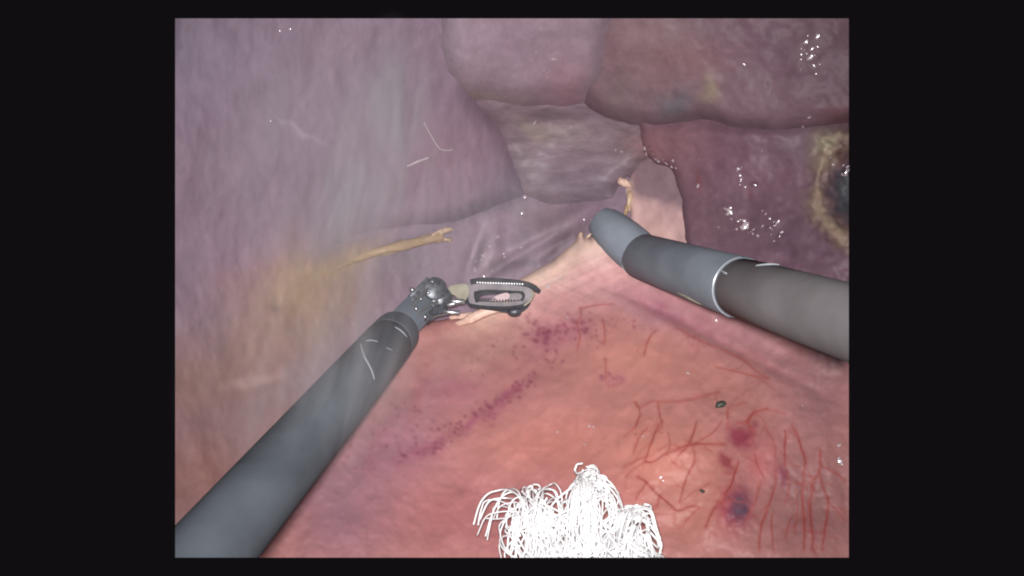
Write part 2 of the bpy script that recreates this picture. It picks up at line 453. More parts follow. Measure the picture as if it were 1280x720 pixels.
pG = Piece([(690, -50), (690, 40), (700, 95), (735, 135), (768, 150), (800, 160), (850, 157), (882, 150), (920, 163), (960, 167), (1010, 165), (1061, 154), (1140, 140), (1140, -50)],
           off=-0.34, roll=0.36, rollpx=26, soft=True, noise=0.14, nsc=85, seed=61,
           paint=lambda u, v: np.array((1.0, .96, .97)) * paint(u, v, (128, 104, 113), [(810, 60, 60, 60, 0, (146, 122, 126), .9), (870, 75, 45, 25, 0, (138, 106, 108), .8), (960, 60, 60, 60, 0, (122, 95, 108), .8), (1040, 100, 60, 90, 0, (110, 84, 96), .9), (850, 130, 22, 18, 0, (110, 108, 114), .95), (886, 108, 9, 16, 10, (150, 134, 112), .8), (910, 150, 60, 14, 0, (126, 102, 112), .7), (780, 130, 20, 30, 0, (128, 112, 114), .7), (1055, 150, 30, 20, 0, (118, 84, 88), .7)], 47))

def crater_r(u, v): return np.sqrt(((u - 1068) / 50.0) ** 2 + ((v - 238) / 62.0) ** 2) + 0.20 * fbm(83, u / 22, v / 22, 4) + 0.03 * fbm(82, u / 7, v / 7, 3)
def crater(u, v):
    r = crater_r(u, v)
    return 0.30 * smooth(0.9, 0.3, r) - 0.16 * np.exp(-((r - 1.0) / 0.2) ** 2) - 0.1 * blob(u, v, 1032, 180, 16, 14) - 0.06 * fbm(88, u / 7, v / 7, 3) * (np.exp(-((r - 0.95) / 0.25) ** 2) + blob(u, v, 1034, 184, 20, 20))
def paintE(u, v):
    c = np.array((.99, .95, .97)) * paint(u, v, (118, 92, 104), [(850, 190, 40, 40, 0, (142, 106, 112), .9), (815, 180, 20, 22, 0, (144, 106, 108), .8), (870, 240, 30, 60, 10, (122, 92, 100), .7), (930, 215, 60, 40, 0, (124, 94, 108), .7), (990, 300, 90, 45, 20, (103, 80, 92), .95), (1000, 180, 40, 30, 0, (116, 96, 108), .6), (890, 285, 40, 40, 0, (112, 88, 97), .8), (944, 226, 5, 4, 0, (80, 55, 60), .9), (872, 225, 4, 12, 0, (128, 72, 74), .6), (935, 240, 4, 10, 0, (110, 66, 76), .6)], 49)
    r = crater_r(u, v) + 0.10 * fbm(84, u / 9, v / 9, 4)
    rim = (np.exp(-((r - 0.97) / 0.23) ** 2) * 0.9 * np.clip(0.85 + 0.5 * fbm(86, u / 14, v / 14, 3), 0, 1))[..., None]
    c = c * (1 - rim) + alb(146, 126, 108) * rim
    top = np.clip(blob(u, v, 1033, 180, 18, 17) * 1.1 * (0.75 + 0.6 * fbm(85, u / 8, v / 8, 3)), 0, 0.95)[..., None]
    c = c * (1 - top) + alb(182, 170, 146) * top
    hole = smooth(0.80, 0.46, r)[..., None]
    c = c * (1 - hole) + alb(74, 73, 78) * hole
    red = (np.clip(blob(u, v, 1052, 190, 11, 16) * 1.2, 0, .85) * np.clip(.7 + .8 * fbm(87, u / 7, v / 7, 3), 0, 1))[..., None]
    return c * (1 - red) + alb(98, 66, 70) * red
pE = Piece([(800, 120), (797, 165), (800, 186), (818, 205), (838, 214), (848, 245), (853, 280), (858, 310), (880, 350), (980, 385), (1140, 430), (1140, 110), (950, 110)],
           off=lambda u, v: -0.28 + 0.4 * smooth(172, 140, v) * smooth(790, 830, u), roll=0.3, rollpx=12, noise=0.16, nsc=60, seed=63, extra=crater, paint=paintE)

def paintH(u, v):
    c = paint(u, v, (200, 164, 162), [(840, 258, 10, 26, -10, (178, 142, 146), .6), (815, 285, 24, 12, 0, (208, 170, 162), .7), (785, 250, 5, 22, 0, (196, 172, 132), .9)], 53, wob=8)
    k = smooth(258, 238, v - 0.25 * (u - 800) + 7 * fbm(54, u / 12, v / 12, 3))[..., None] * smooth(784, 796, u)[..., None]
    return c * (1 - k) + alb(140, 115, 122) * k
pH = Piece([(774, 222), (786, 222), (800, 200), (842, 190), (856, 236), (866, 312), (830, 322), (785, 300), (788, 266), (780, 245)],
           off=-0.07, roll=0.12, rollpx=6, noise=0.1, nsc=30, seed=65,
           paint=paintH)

# ---- blood vessels of the membrane (courses in view)
def z1(l): return [(780 + x / 3.428, 500 + y / 3.428) for x, y in l]
def z2(l): return [(760 + x / 4.0, 360 + y / 4.0) for x, y in l]
def z3(l): return [(480 + x / 4.0, 380 + y / 4.0) for x, y in l]
VESSELS = [
 (z1([(90, 265), (130, 265), (180, 235), (240, 205), (290, 190), (350, 190), (430, 190)]), 1.5), (z1([(90, 260), (110, 200), (140, 120), (165, 90)]), 1.1),
 (z1([(0, 285), (60, 255), (100, 240)]), 1.0), (z1([(230, 240), (270, 200), (300, 140), (310, 95)]), 1.1), (z1([(235, 440), (255, 370), (290, 290), (305, 265)]), 1.1),
 (z1([(60, 330), (95, 350), (140, 400), (190, 440), (235, 475), (260, 460), (310, 455), (320, 470), (290, 490), (265, 520)]), 1.4),
 (z1([(350, 545), (390, 470), (440, 390), (470, 330), (490, 265)]), 1.7), (z1([(690, 130), (695, 200), (690, 280)]), 1.2),
 (z1([(725, 120), (760, 190), (775, 260), (765, 330), (765, 450), (772, 640)]), 1.6), (z1([(840, 220), (835, 290), (810, 350), (800, 400), (805, 640)]), 1.6),
 (z1([(835, 300), (855, 370), (872, 430), (862, 540), (850, 640)]), 1.4), (z1([(650, 300), (640, 380), (610, 470), (590, 550), (580, 640)]), 1.3),
 (z1([(870, 430), (920, 490), (950, 520)]), 1.0), (z1([(840, 280), (900, 310), (950, 345)]), 1.0), (z1([(560, 45), (545, 60), (530, 100), (490, 95)]), 1.3),
 (z1([(530, 95), (545, 120), (560, 150)]), 1.0), (z1([(730, 355), (790, 355), (815, 330)]), 1.0), (z1([(440, 50), (445, 120)]), 0.8),
 (z1([(150, 410), (145, 450), (130, 470)]), 0.9), (z1([(95, 355), (70, 390), (50, 430)]), 0.9), (z1([(640, 480), (630, 540), (640, 640)]), 0.9), (z1([(290, 190), (300, 240), (290, 290)]), 0.8),
 (z1([(730, 490), (700, 540), (690, 600)]), 0.8), (z1([(240, 205), (200, 190), (150, 215)]), 0.7), (z1([(560, 230), (575, 290), (600, 330)]), 0.9), (z1([(905, 455), (935, 470), (955, 500)]), 0.7),
 (z2([(140, 570), (160, 600), (210, 570), (300, 570), (400, 560), (480, 540), (560, 520)]), 1.0), (z2([(250, 570), (255, 640), (270, 680), (240, 720)]), 0.9), (z2([(240, 210), (200, 260), (180, 340)]), 0.9),
 (z2([(340, 200), (440, 250), (560, 300), (680, 370), (800, 450)]), 0.8), (z2([(540, 395), (640, 420), (740, 440), (800, 455)]), 0.8), (z2([(680, 680), (740, 620), (800, 600)]), 1.1), (z2([(600, 640), (600, 600), (640, 585), (690, 570)]), 0.8),
 (z3([(980, 20), (990, 60), (970, 100), (985, 160), (965, 230)]), 0.8), (z3([(1095, 75), (1105, 150), (1100, 200)]), 0.8), (z3([(1110, 270), (1110, 370)]), 0.7), (z3([(980, 20), (1060, 10), (1150, 0)]), 0.7),
 (z3([(1250, 490), (1280, 530), (1260, 600)]), 0.8),
 (z1([(0, 160), (40, 120), (75, 60)]), 0.8), (z1([(5, 330), (40, 300), (90, 265)]), 0.9), (z1([(180, 235), (195, 190), (190, 140)]), 0.7), (z1([(240, 440), (300, 400), (360, 360)]), 0.8), (z1([(700, 300), (705, 380), (690, 450)]), 0.8),
 (z1([(600, 120), (640, 180), (650, 260)]), 0.7), (z1([(520, 520), (560, 440), (585, 350)]), 0.9), (z1([(420, 90), (380, 140), (300, 190)]), 0.8), (z1([(100, 120), (60, 170), (40, 230)]), 0.8), (z1([(560, 60), (620, 40), (690, 60)]), 0.8), (z1([(790, 300), (800, 330), (812, 345)]), 0.9), (z1([(735, 560), (745, 460), (735, 380)]), 0.8),
]

def wander(pts):
    P = np.asarray(pts, float); seg = np.r_[0, np.cumsum(np.hypot(*np.diff(P, axis=0).T))]
    n = max(4, int(seg[-1] / 7)); t = np.linspace(0, seg[-1], n)
    C0 = catmull(pts, False, 12); sc_ = np.r_[0, np.cumsum(np.hypot(*np.diff(C0, axis=0).T))]; tt = np.linspace(0, sc_[-1], n)
    Q = np.stack([np.interp(tt, sc_, C0[:, 0]), np.interp(tt, sc_, C0[:, 1])], 1)
    sd_ = int(P[0, 0] * 7 + P[0, 1] * 3) % 97
    w = np.minimum(1, np.minimum(np.arange(n), np.arange(n)[::-1]) / 1.5)
    Q[:, 0] += 2.8 * w * fbm(sd_, tt / 24, tt * 0 + .3, 2); Q[:, 1] += 2.0 * w * fbm(sd_ + 5, tt / 24, tt * 0 + .7, 2)
    return [tuple(q) for q in Q]
VESSELS = [(wander(p), r) for p, r in VESSELS]
TWIGS = []
_t = random.Random(21)
def sprout(pts, r, gen):
    cv = catmull(pts, False, 6)
    for k in range(max(1, len(cv) // 24) if gen == 0 else 1):
        i = _t.randrange(1, len(cv) - 1); p = cv[i]; t = cv[i + 1] - cv[i - 1]; t = t / (np.hypot(*t) + 1e-6) * _t.choice((1, 1, -1))
        a = _t.choice((-1, 1)) * _t.uniform(.35, .9); l = _t.uniform(10, 34) * (0.7 if gen else 1); q = [tuple(p)]
        for j in range(5):
            a += _t.gauss(0, .35); c_, s_ = math.cos(a), math.sin(a)
            p = p + np.array((t[0] * c_ - t[1] * s_, t[0] * s_ + t[1] * c_)) * l / 5; q.append(tuple(p))
        TWIGS.append((q, max(.3, r * _t.uniform(.4, .65))))
        if gen == 0 and _t.random() < .7: sprout(q, r * .6, 1)
for pts, r in VESSELS:
    if max(p[0] for p in pts) > 740: sprout(pts, r, 0)
# ---- the pink membrane in front
PETECH = []
_r = np.random.default_rng(12)
def _streak(p, q, n, s, r0, r1):
    for k in range(n):
        t = _r.random(); PETECH.append((p[0] + (q[0] - p[0]) * t + _r.normal(0, s), p[1] + (q[1] - p[1]) * t + _r.normal(0, s), _r.uniform(r0, r1) * 1.1, _r.uniform(.2, .75)))
_streak((655, 420), (735, 405), 75, 9, 1.0, 3.2)
_streak((600, 515), (655, 482), 50, 7, 1.0, 3.0)
_streak((655, 480), (700, 440), 26, 7, 0.9, 2.2)
_streak((555, 545), (605, 515), 26, 7, 1.0, 2.6)
_streak((490, 560), (560, 545), 45, 9, 1.0, 2.8)
_streak((440, 590), (520, 490), 40, 14, 0.9, 2.4)
_streak((735, 400), (760, 440), 20, 7, 0.9, 2.0)
_streak((755, 470), (775, 475), 16, 5, 1.0, 2.5)
_streak((770, 400), (800, 412), 12, 6, 0.8, 1.8)
_streak((580, 450), (680, 440), 24, 14, 0.9, 2.2)
_streak((915, 560), (960, 600), 18, 12, 0.9, 2.0)
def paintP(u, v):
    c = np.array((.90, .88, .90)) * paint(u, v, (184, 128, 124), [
     (735, 325, 50, 30, -35, (214, 184, 180), 1.0), (692, 354, 62, 18, -35, (228, 198, 182), 1.0), (765, 352, 60, 28, 10, (220, 172, 166), .85), (610, 402, 60, 12, -12, (212, 170, 152), .8),  # taut peak painted paler still, to offset lamp falloff and tilt
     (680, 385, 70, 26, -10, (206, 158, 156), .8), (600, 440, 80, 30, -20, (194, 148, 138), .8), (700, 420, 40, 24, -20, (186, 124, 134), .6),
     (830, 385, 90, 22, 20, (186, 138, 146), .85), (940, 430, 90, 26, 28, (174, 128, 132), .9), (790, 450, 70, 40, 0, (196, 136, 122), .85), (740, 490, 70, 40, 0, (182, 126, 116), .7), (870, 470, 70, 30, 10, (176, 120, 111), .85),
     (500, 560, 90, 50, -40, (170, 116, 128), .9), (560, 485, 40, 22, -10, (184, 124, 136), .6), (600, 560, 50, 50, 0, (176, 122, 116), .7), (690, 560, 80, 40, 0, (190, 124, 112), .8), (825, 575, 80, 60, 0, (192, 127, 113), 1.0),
     (940, 510, 60, 40, 0, (170, 117, 108), .8), (1020, 490, 50, 60, 0, (158, 114, 118), .9), (1050, 440, 40, 30, 0, (140, 104, 106), .9), (1010, 630, 90, 80, 0, (146, 103, 102), .95), (870, 640, 60, 50, 0, (176, 117, 104), .8), (650, 650, 100, 50, 0, (176, 114, 112), .9), (760, 640, 50, 40, 0, (186, 118, 108), .7), (430, 640, 70, 70, 0, (156, 114, 124), .95), (560, 640, 70, 40, 0, (176, 114, 114), .8)], 37)  # lower left and right side painted darker for light falloff
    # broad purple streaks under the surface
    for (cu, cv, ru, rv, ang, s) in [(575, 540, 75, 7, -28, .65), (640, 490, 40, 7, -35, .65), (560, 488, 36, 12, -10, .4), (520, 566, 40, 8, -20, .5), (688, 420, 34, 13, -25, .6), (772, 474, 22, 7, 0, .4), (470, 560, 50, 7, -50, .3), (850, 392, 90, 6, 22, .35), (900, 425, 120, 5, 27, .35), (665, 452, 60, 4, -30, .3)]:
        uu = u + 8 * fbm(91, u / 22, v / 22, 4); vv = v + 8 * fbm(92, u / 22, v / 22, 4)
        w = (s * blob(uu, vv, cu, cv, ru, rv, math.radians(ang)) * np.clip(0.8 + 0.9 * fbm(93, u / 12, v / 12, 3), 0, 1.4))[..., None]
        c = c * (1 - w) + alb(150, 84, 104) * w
    for (pu, pv, r, s) in PETECH:
        sel = (np.abs(u - pu) < 3.5 * r) & (np.abs(v - pv) < 3.5 * r)
        w = (s * np.exp(-(((u[sel] - pu) / r) ** 2 + ((v[sel] - pv) / (r * 0.9)) ** 2)))[..., None]
        c[sel] = c[sel] * (1 - w) + alb(128, 62, 82) * w
    for (cu, cv, ru, rv, ang, col, s) in [(925, 546, 18, 12, 35, (128, 48, 66), .85), (938, 540, 8, 14, 10, (130, 52, 68), .7), (930, 552, 12, 10, 0, (122, 46, 66), .6), (907, 577, 8, 12, -20, (128, 50, 58), .85), (977, 592, 8, 16, -20, (128, 62, 80), .8), (912, 636, 17, 22, 0, (150, 64, 70), .8), (922, 634, 16, 25, 0, (138, 60, 76), .95), (924, 634, 11, 17, 0, (84, 66, 82), .95), (947, 582, 10, 14, 0, (168, 90, 90), .6), (955, 575, 18, 40, 10, (176, 104, 104), .5)]:
        uu = u + 4 * fbm(94, u / 9, v / 9, 3); vv = v + 4 * fbm(95, u / 9, v / 9, 3)
        w = (s * np.clip(1.25 * blob(uu, vv, cu, cv, ru, rv, math.radians(ang)), 0, 1))[..., None]
        c = c * (1 - w) + alb(*col) * w
    for pts, r in VESSELS + TWIGS:
        cv = catmull(pts, False, 5)
        sel = np.flatnonzero((u > cv[:, 0].min() - 9) & (u < cv[:, 0].max() + 9) & (v > cv[:, 1].min() - 9) & (v < cv[:, 1].max() + 9))
        if not len(sel): continue
        x, y = u[sel], v[sel]; d2 = np.full(len(sel), 1e9)
        for a, b in zip(cv[:-1], cv[1:]):
            e = b - a; t = np.clip(((x - a[0]) * e[0] + (y - a[1]) * e[1]) / (e @ e + 1e-9), 0, 1)
            d2 = np.minimum(d2, (x - a[0] - t * e[0]) ** 2 + (y - a[1] - t * e[1]) ** 2)
        w = (0.50 * min(r, 1.4) ** 0.7 * np.exp(-d2 / (1.25 * r + 0.55) ** 2))[..., None]
        c[sel] = c[sel] * (1 - w) + alb(150, 70, 66) * w
    # pale stretched band along the free edge, lightened further against lamp falloff, with fibres running along it
    sd = np.full(u.shape, 99.0); near = (u > 540) & (u < 790) & (v < 440)
    sd[near] = sdf(pP.poly, u[near], v[near])
    edge = np.exp(-(np.clip(sd, 0, 99) / 20.0) ** 2) * smooth(560, 640, u) * smooth(775, 752, u)
    w = (0.7 * edge * (0.85 + 0.35 * fbm(99, (u - v) / 40, sd / 3.0, 3)))[..., None]
    w = np.clip(w, 0, 1); c = c * (1 - w) + alb(226, 198, 176) * w
    # pale taut fibres near the peak
    fib = np.clip(fbm(96, (u + v) / 60, (v - 0.75 * (900 - u) * 0.6) / 5, 3), -1, 1) * blob(u, v, 715, 345, 80, 40)
    return c * (1 + 0.26 * fib + 0.05 * fbm(97, u / 14, v / 14, 4))[..., None]
def shapeP(u, v):
    h = -0.5 * blob(u, v, 737, 296, 55, 60, 0.5)
    h = h - 0.25 * blob(u, v, 830, 570, 120, 90) - 0.25 * blob(u, v, 560, 500, 90, 60, -0.6)
    h = h + 0.10 * blob(u, v, 850, 395, 120, 9, math.radians(22)) - 0.10 * blob(u, v, 860, 372, 120, 12, math.radians(22))
    h = h + 0.10 * blob(u, v, 905, 430, 110, 7, math.radians(27))
    h = h - 0.06 * fbm(98, (u + v) / 90, (v - u * 0.5) / 10, 3) * blob(u, v, 710, 360, 90, 50)
    return h
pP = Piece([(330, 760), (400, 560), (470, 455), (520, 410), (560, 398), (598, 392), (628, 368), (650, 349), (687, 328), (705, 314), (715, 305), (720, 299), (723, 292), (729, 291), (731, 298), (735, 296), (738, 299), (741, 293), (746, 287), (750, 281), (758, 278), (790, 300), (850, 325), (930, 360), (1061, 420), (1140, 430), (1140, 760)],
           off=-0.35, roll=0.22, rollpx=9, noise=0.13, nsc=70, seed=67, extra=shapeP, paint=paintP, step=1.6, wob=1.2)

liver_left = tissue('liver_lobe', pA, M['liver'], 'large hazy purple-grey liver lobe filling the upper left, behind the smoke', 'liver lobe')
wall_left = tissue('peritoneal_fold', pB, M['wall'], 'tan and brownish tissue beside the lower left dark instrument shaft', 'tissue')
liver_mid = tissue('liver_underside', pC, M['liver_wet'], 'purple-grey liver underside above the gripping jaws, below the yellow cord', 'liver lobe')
bed = tissue('fibrous_bed', pD, M['fibrous'], 'grey-tan streaky fibrous patch in the middle under the rounded lobe', 'tissue')
lobe_mid = tissue('liver_lobe', pF, M['liver'], 'rounded pinkish liver lobe hanging from the top centre', 'liver lobe')
lobe_top = tissue('liver_lobe', pG, M['liver_wet'], 'purple-brown liver lobe across the upper right corner with a grey-blue stain', 'liver lobe')
lobe_low = tissue('liver_lobe', pE, M['liver_wet'], 'dark wet purple liver lobe above the right shaft, with a burnt crater', 'liver lobe')
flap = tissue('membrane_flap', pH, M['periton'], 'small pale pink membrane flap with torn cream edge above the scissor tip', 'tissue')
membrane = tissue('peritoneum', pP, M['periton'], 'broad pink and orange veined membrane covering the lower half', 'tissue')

# ------------------------------------------------------------------ blood vessels on the membrane
for pts, r in VESSELS:
    cv = catmull(pts, False, 4)
    cv = cv[(cv[:, 1] < V1 - 1) & (cv[:, 0] < U1 - 2)]
    d = pP.depth(cv[:, 0], cv[:, 1])
    P3 = at_np(cv[:, 0], cv[:, 1], d - 0.004)
    n = len(cv)
    tap = 0.12 + 0.88 * np.sin(np.linspace(0.2, math.pi - 0.08, n)) ** 0.7
    bm = bmesh.new()
    tube_bm(bm, P3, list(r * 0.0062 * tap), seg=6, flat=0.6)
    link('blood_vessel', bm_mesh(bm), M['vessel'] if r > 1.05 else M['vessel_pale'], membrane, origin=P3[n // 2])

# ------------------------------------------------------------------ beads added to make the wet highlights, tilted towards the scope
def add_glints(piece, pts, parent):
    bm = bmesh.new()
    for (u, v, r) in pts:
        d = float(piece.depth(np.array([u]), np.array([v]))[0])
        k = d / FPX
        e = 1.5
        p0 = at(u, v, d); pu = at(u + e, v, float(piece.depth(np.array([u + e]), np.array([v]))[0])); pv = at(u, v + e, float(piece.depth(np.array([u]), np.array([v + e]))[0]))
        n = (pu - p0).cross(pv - p0).normalized()
        if n.dot(p0) > 0: n = -n
        n = (n * 0.35 - p0.normalized() * 0.65).normalized()
        ax = n.orthogonal().normalized(); ay = n.cross(ax)
        R = r * k * 1.15; rings = []
        a0 = random.uniform(0, 6.28); el = random.uniform(0.65, 1.45); wob_ = [random.uniform(0.65, 1.3) for _ in range(9)]
        for j, (rr, hh) in enumerate(((1.0, -0.35), (0.92, 0.10), (0.62, 0.32), (0.28, 0.42))):
            ring = []
            rj = wob_
            for q in range(9):
                th = a0 + 2 * math.pi * q / 9
                ring.append(bm.verts.new(p0 + ax * (math.cos(th) * R * rr * el * rj[q]) + ay * (math.sin(th) * R * rr / el * rj[q]) + n * (R * hh * 0.34)))
            rings.append(ring)
        top = bm.verts.new(p0 + n * (R * 0.45 * 0.34))
        for j in range(3):
            for q in range(9):
                bm.faces.new((rings[j][q], rings[j][(q + 1) % 9], rings[j + 1][(q + 1) % 9], rings[j + 1][q]))
        for q in range(9):
            bm.faces.new((rings[3][q], rings[3][(q + 1) % 9], top))
    o = link('glint_beads', bm_mesh(bm), M['glint_bead'], parent, origin=parent.location.copy())
    o['kind'] = 'stuff'
    return o
_d = random.Random(9)
def scatter(cs, n, r0=0.5, r1=1.1):
    return [(_d.gauss(c[0], c[2]), _d.gauss(c[1], c[3]), _d.uniform(r0, r1)) for c in cs for k in range(n)]
def zz(ox, oy, s, l): return [(ox + x / s, oy + y / s, r) for x, y, r in l]
add_glints(pE, zz(780, 180, 4, [(570, 125, 2.4), (580, 160, 1.6), (584, 178, 1.4), (655, 205, 1.8), (372, 210, 2.4), (530, 340, 3.6), (520, 348, 2.2), (505, 325, 1.6), (532, 318, 1.6), (600, 383, 2.4), (605, 412, 4.4), (590, 420, 3.0), (618, 418, 3.0), (650, 428, 1.9), (672, 460, 1.9), (645, 450, 1.3), (565, 425, 1.6), (540, 375, 1.5), (572, 385, 1.4), (770, 390, 2.2), (790, 440, 2.0), (752, 487, 1.6), (695, 410, 1.6), (710, 352, 1.6), (728, 372, 1.2), (692, 335, 1.0), (105, 20, 2.4), (112, 50, 1.6), (160, 78, 1.4), (175, 87, 1.8), (212, 97, 2.0), (248, 84, 2.2), (240, 112, 2.4), (262, 122, 1.6), (1030, 65, 1.7), (1095, 105, 1.8), (1090, 150, 2.2), (1045, 105, 1.7), (990, 212, 1.4), (605, 215, 1.2), (690, 35, 1.0)]) + scatter([(930, 285, 14, 10), (965, 285, 10, 12), (825, 200, 14, 6), (925, 218, 4, 8), (808, 188, 4, 8)], 9) + [(1058, 212, 3.5), (1057, 217, 3.2), (1059, 208, 2.6)], lobe_low)  # last three beads stand in for a small white piece
add_glints(pG, zz(780, 15, 4, [(965, 125, 2.8), (970, 118, 2.0), (910, 150, 2.4), (940, 185, 2.2), (968, 175, 1.6), (932, 230, 3.4), (937, 222, 2.4), (950, 268, 2.0), (885, 212, 1.4), (960, 310, 1.4), (600, 262, 1.9), (640, 592, 2.2), (660, 596, 1.9), (690, 600, 2.0), (715, 598, 1.6), (735, 600, 1.4), (932, 610, 2.0), (928, 525, 1.7), (893, 572, 1.6)]) + scatter([(1013, 68, 8, 14), (950, 164, 14, 1.2)], 9), lobe_top)
add_glints(pF, zz(480, 15, 4, [(845, 235, 2.2), (855, 236, 2.0), (760, 200, 1.4), (738, 238, 1.2), (748, 250, 1.0), (800, 288, 1.2), (812, 305, 1.2), (820, 325, 1.0), (785, 82, 1.7), (430, 455, 1.2), (700, 130, 1.0)]), lobe_mid)
add_glints(pC, zz(480, 180, 4, [(705, 265, 2.4), (690, 345, 1.9), (1000, 378, 1.5), (1043, 380, 1.7), (570, 465, 1.7), (562, 470, 1.2), (528, 512, 1.4), (500, 562, 2.4), (505, 550, 1.8), (490, 575, 1.8), (460, 585, 1.5), (457, 632, 2.0), (455, 620, 1.6), (600, 565, 1.7), (598, 550, 1.2), (500, 662, 1.6), (685, 518, 1.2), (515, 600, 1.2), (538, 632, 1.4)]), liver_mid)
add_glints(pD, zz(480, 15, 4, [(755, 548, 2.0), (748, 560, 1.6), (830, 556, 1.2), (935, 572, 1.2), (1160, 690, 1.6), (1190, 700, 1.6)]), bed)
add_glints(pA, zz(210, 15, 4, [(515, 543, 1.2), (560, 95, 1.4), (610, 85, 1.4)]), liver_left)
add_glints(pP, [(1050, 577, 3.2), (1048, 574, 2.4), (1052, 580, 2.2), (1048, 557, 2.2), (826, 597, 1.8), (829, 601, 1.4), (697, 540, 1.4), (737, 533, 1.6), (742, 534, 1.4), (685, 357, 2.2), (700, 349, 1.6), (687, 355, 1.6), (860, 467, 2.0), (804, 546, 1.2), (895, 401, 1.4), (585, 403, 2.2), (588, 402, 1.8), (1003, 507, 1.0), (710, 397, 1.4), (731, 556, 1.2)], membrane)

# ------------------------------------------------------------------ ligament cord and torn shreds
def polyline(piece, pts, lift):
    cv = catmull(pts, False, 6)
    n = len(cv)
    return [piece.point(u, v, lift) for u, v in cv]
root = empty('ligament_cord', pA.point(480, 305))
tag(root, 'tan yellowish cord with a forked cut end below the big hazy lobe', 'ligament')
for (pts, r0, r1, nm) in [([(378, 340), (440, 320), (480, 309), (520, 299), (548, 292), (562, 288)], 0.02, 0.04, 'upper_strand'),
                          ([(378, 352), (440, 327), (480, 318), (512, 309), (540, 302), (564, 299)], 0.02, 0.036, 'lower_strand'),
                          ([(549, 292), (557, 288), (563, 286), (566, 288)], 0.05, 0.026, 'cut_end'), ([(546, 301), (555, 299), (561, 300), (564, 303)], 0.042, 0.022, 'cut_end'), ([(540, 294), (551, 288), (558, 285)], 0.03, 0.018, 'cut_end'), ([(385, 346), (425, 331), (460, 318), (490, 310), (525, 302), (552, 295)], 0.09, 0.085, 'middle_sheet')]:
    cv = catmull(pts, False, 8); n = len(cv)
    dd = np.linspace(13.25, 14.35, n) if nm != 'cut_end' else np.full(n, 14.3)
    tt = np.linspace(0, 1, n)
    surf = np.minimum(pB.depth(cv[:, 0], cv[:, 1]), pA.depth(cv[:, 0], cv[:, 1]))
    if nm != 'cut_end': dd = surf - (-0.10 + 0.30 * smooth(0.1, 0.95, tt))
    else: dd = surf - 0.22
    P3 = at_np(cv[:, 0], cv[:, 1], dd)
    rad = np.linspace(r0, r1, n) * (1 + 0.25 * fbm(5, np.arange(n) / 3.0, np.zeros(n), 3))
    bm = bmesh.new(); tube_bm(bm, P3, list(rad), seg=9, flat=0.8)
    link(nm, bm_mesh(bm), M['cord_end'] if nm == 'cut_end' else M['cord'], root, origin=P3[n // 2])

def shred(parent, mat, pts, depths, rads, name='torn_shred', flat=0.5):
    cv = catmull(pts, False, 6); n = len(cv)
    dd = np.interp(np.linspace(0, 1, n), np.linspace(0, 1, len(depths)), depths)
    rr = np.interp(np.linspace(0, 1, n), np.linspace(0, 1, len(rads)), rads) * (1 + 0.3 * fbm(int(pts[0][0]), np.arange(n) / 2.0, np.zeros(n), 3))
    P3 = at_np(cv[:, 0], cv[:, 1], dd)
    bm = bmesh.new(); tube_bm(bm, P3, list(rr), seg=8, flat=flat)
    return link(name, bm_mesh(bm), mat, parent, origin=P3[n // 2])
def dP(u, v): return float(pP.depth(np.array([float(u)]), np.array([float(v)]))[0])
# frayed peak of the membrane
d0 = dP(737, 297)
shred(membrane, M['cord_end'], [(722, 306), (724, 298), (726, 291), (728, 293)], [d0 + .05, d0 - .05], [.02, .012])
shred(membrane, M['cord_end'], [(731, 300), (737, 294), (743, 288), (749, 282)], [d0, d0 - .05], [.02, .01])
shred(membrane, M['cord_end'], [(740, 302), (744, 294), (748, 289)], [d0, d0 - .08], [.03, .012])
# torn cream edge of the flap
dh = float(pH.depth(np.array([786.]), np.array([250.]))[0])
def lump(parent, mat, u, v, d, size, rot, name, seed):
    bm = bmesh.new(); bmesh.ops.create_icosphere(bm, subdivisions=3, radius=1.0)
    for q in bm.verts:
        f = 1 + 0.55 * float(fbm(seed, np.array([q.co.x * 1.6 + 5]), np.array([q.co.z * 1.6 + q.co.y + 5]), 4)[0])
        q.co = q.co * f
    bmesh.ops.transform(bm, matrix=Matrix.Translation(at(u, v, d)) @ Matrix.Rotation(rot, 4, 'Y') @ Matrix.Diagonal((size[0], size[1], size[2], 1)), verts=bm.verts)
    return link(name, bm_mesh(bm), mat, parent, origin=at(u, v, d))
lump(flap, M['cream'], 781, 229, dh - .05, (.13, .06, .075), 0.6, 'torn_tuft', 3)
lump(flap, M['cord_end'], 787, 250, dh - .03, (.055, .05, .20), -0.05, 'torn_edge', 5)
lump(flap, M['cord'], 783, 262, dh - .02, (.04, .05, .13), 0.15, 'torn_edge', 8)
# fold of membrane held below the jaws
dj = 14.25
shred(membrane, M['cream'], [(556, 410), (580, 402), (604, 391), (625, 386), (648, 388)], [dj + .35, dj + .05, dj, dj + .1], [.03, .07, .095, .07, .03], 'held_fold', 0.45)
shred(membrane, M['cream'], [(562, 397), (585, 394), (606, 388)], [dj + .3, dj + .1], [.04, .06, .05], 'held_fold', 0.6)
# soft hanging folds on the liver underside
def dC(u, v): return float(pC.depth(np.array([float(u)]), np.array([float(v)]))[0])
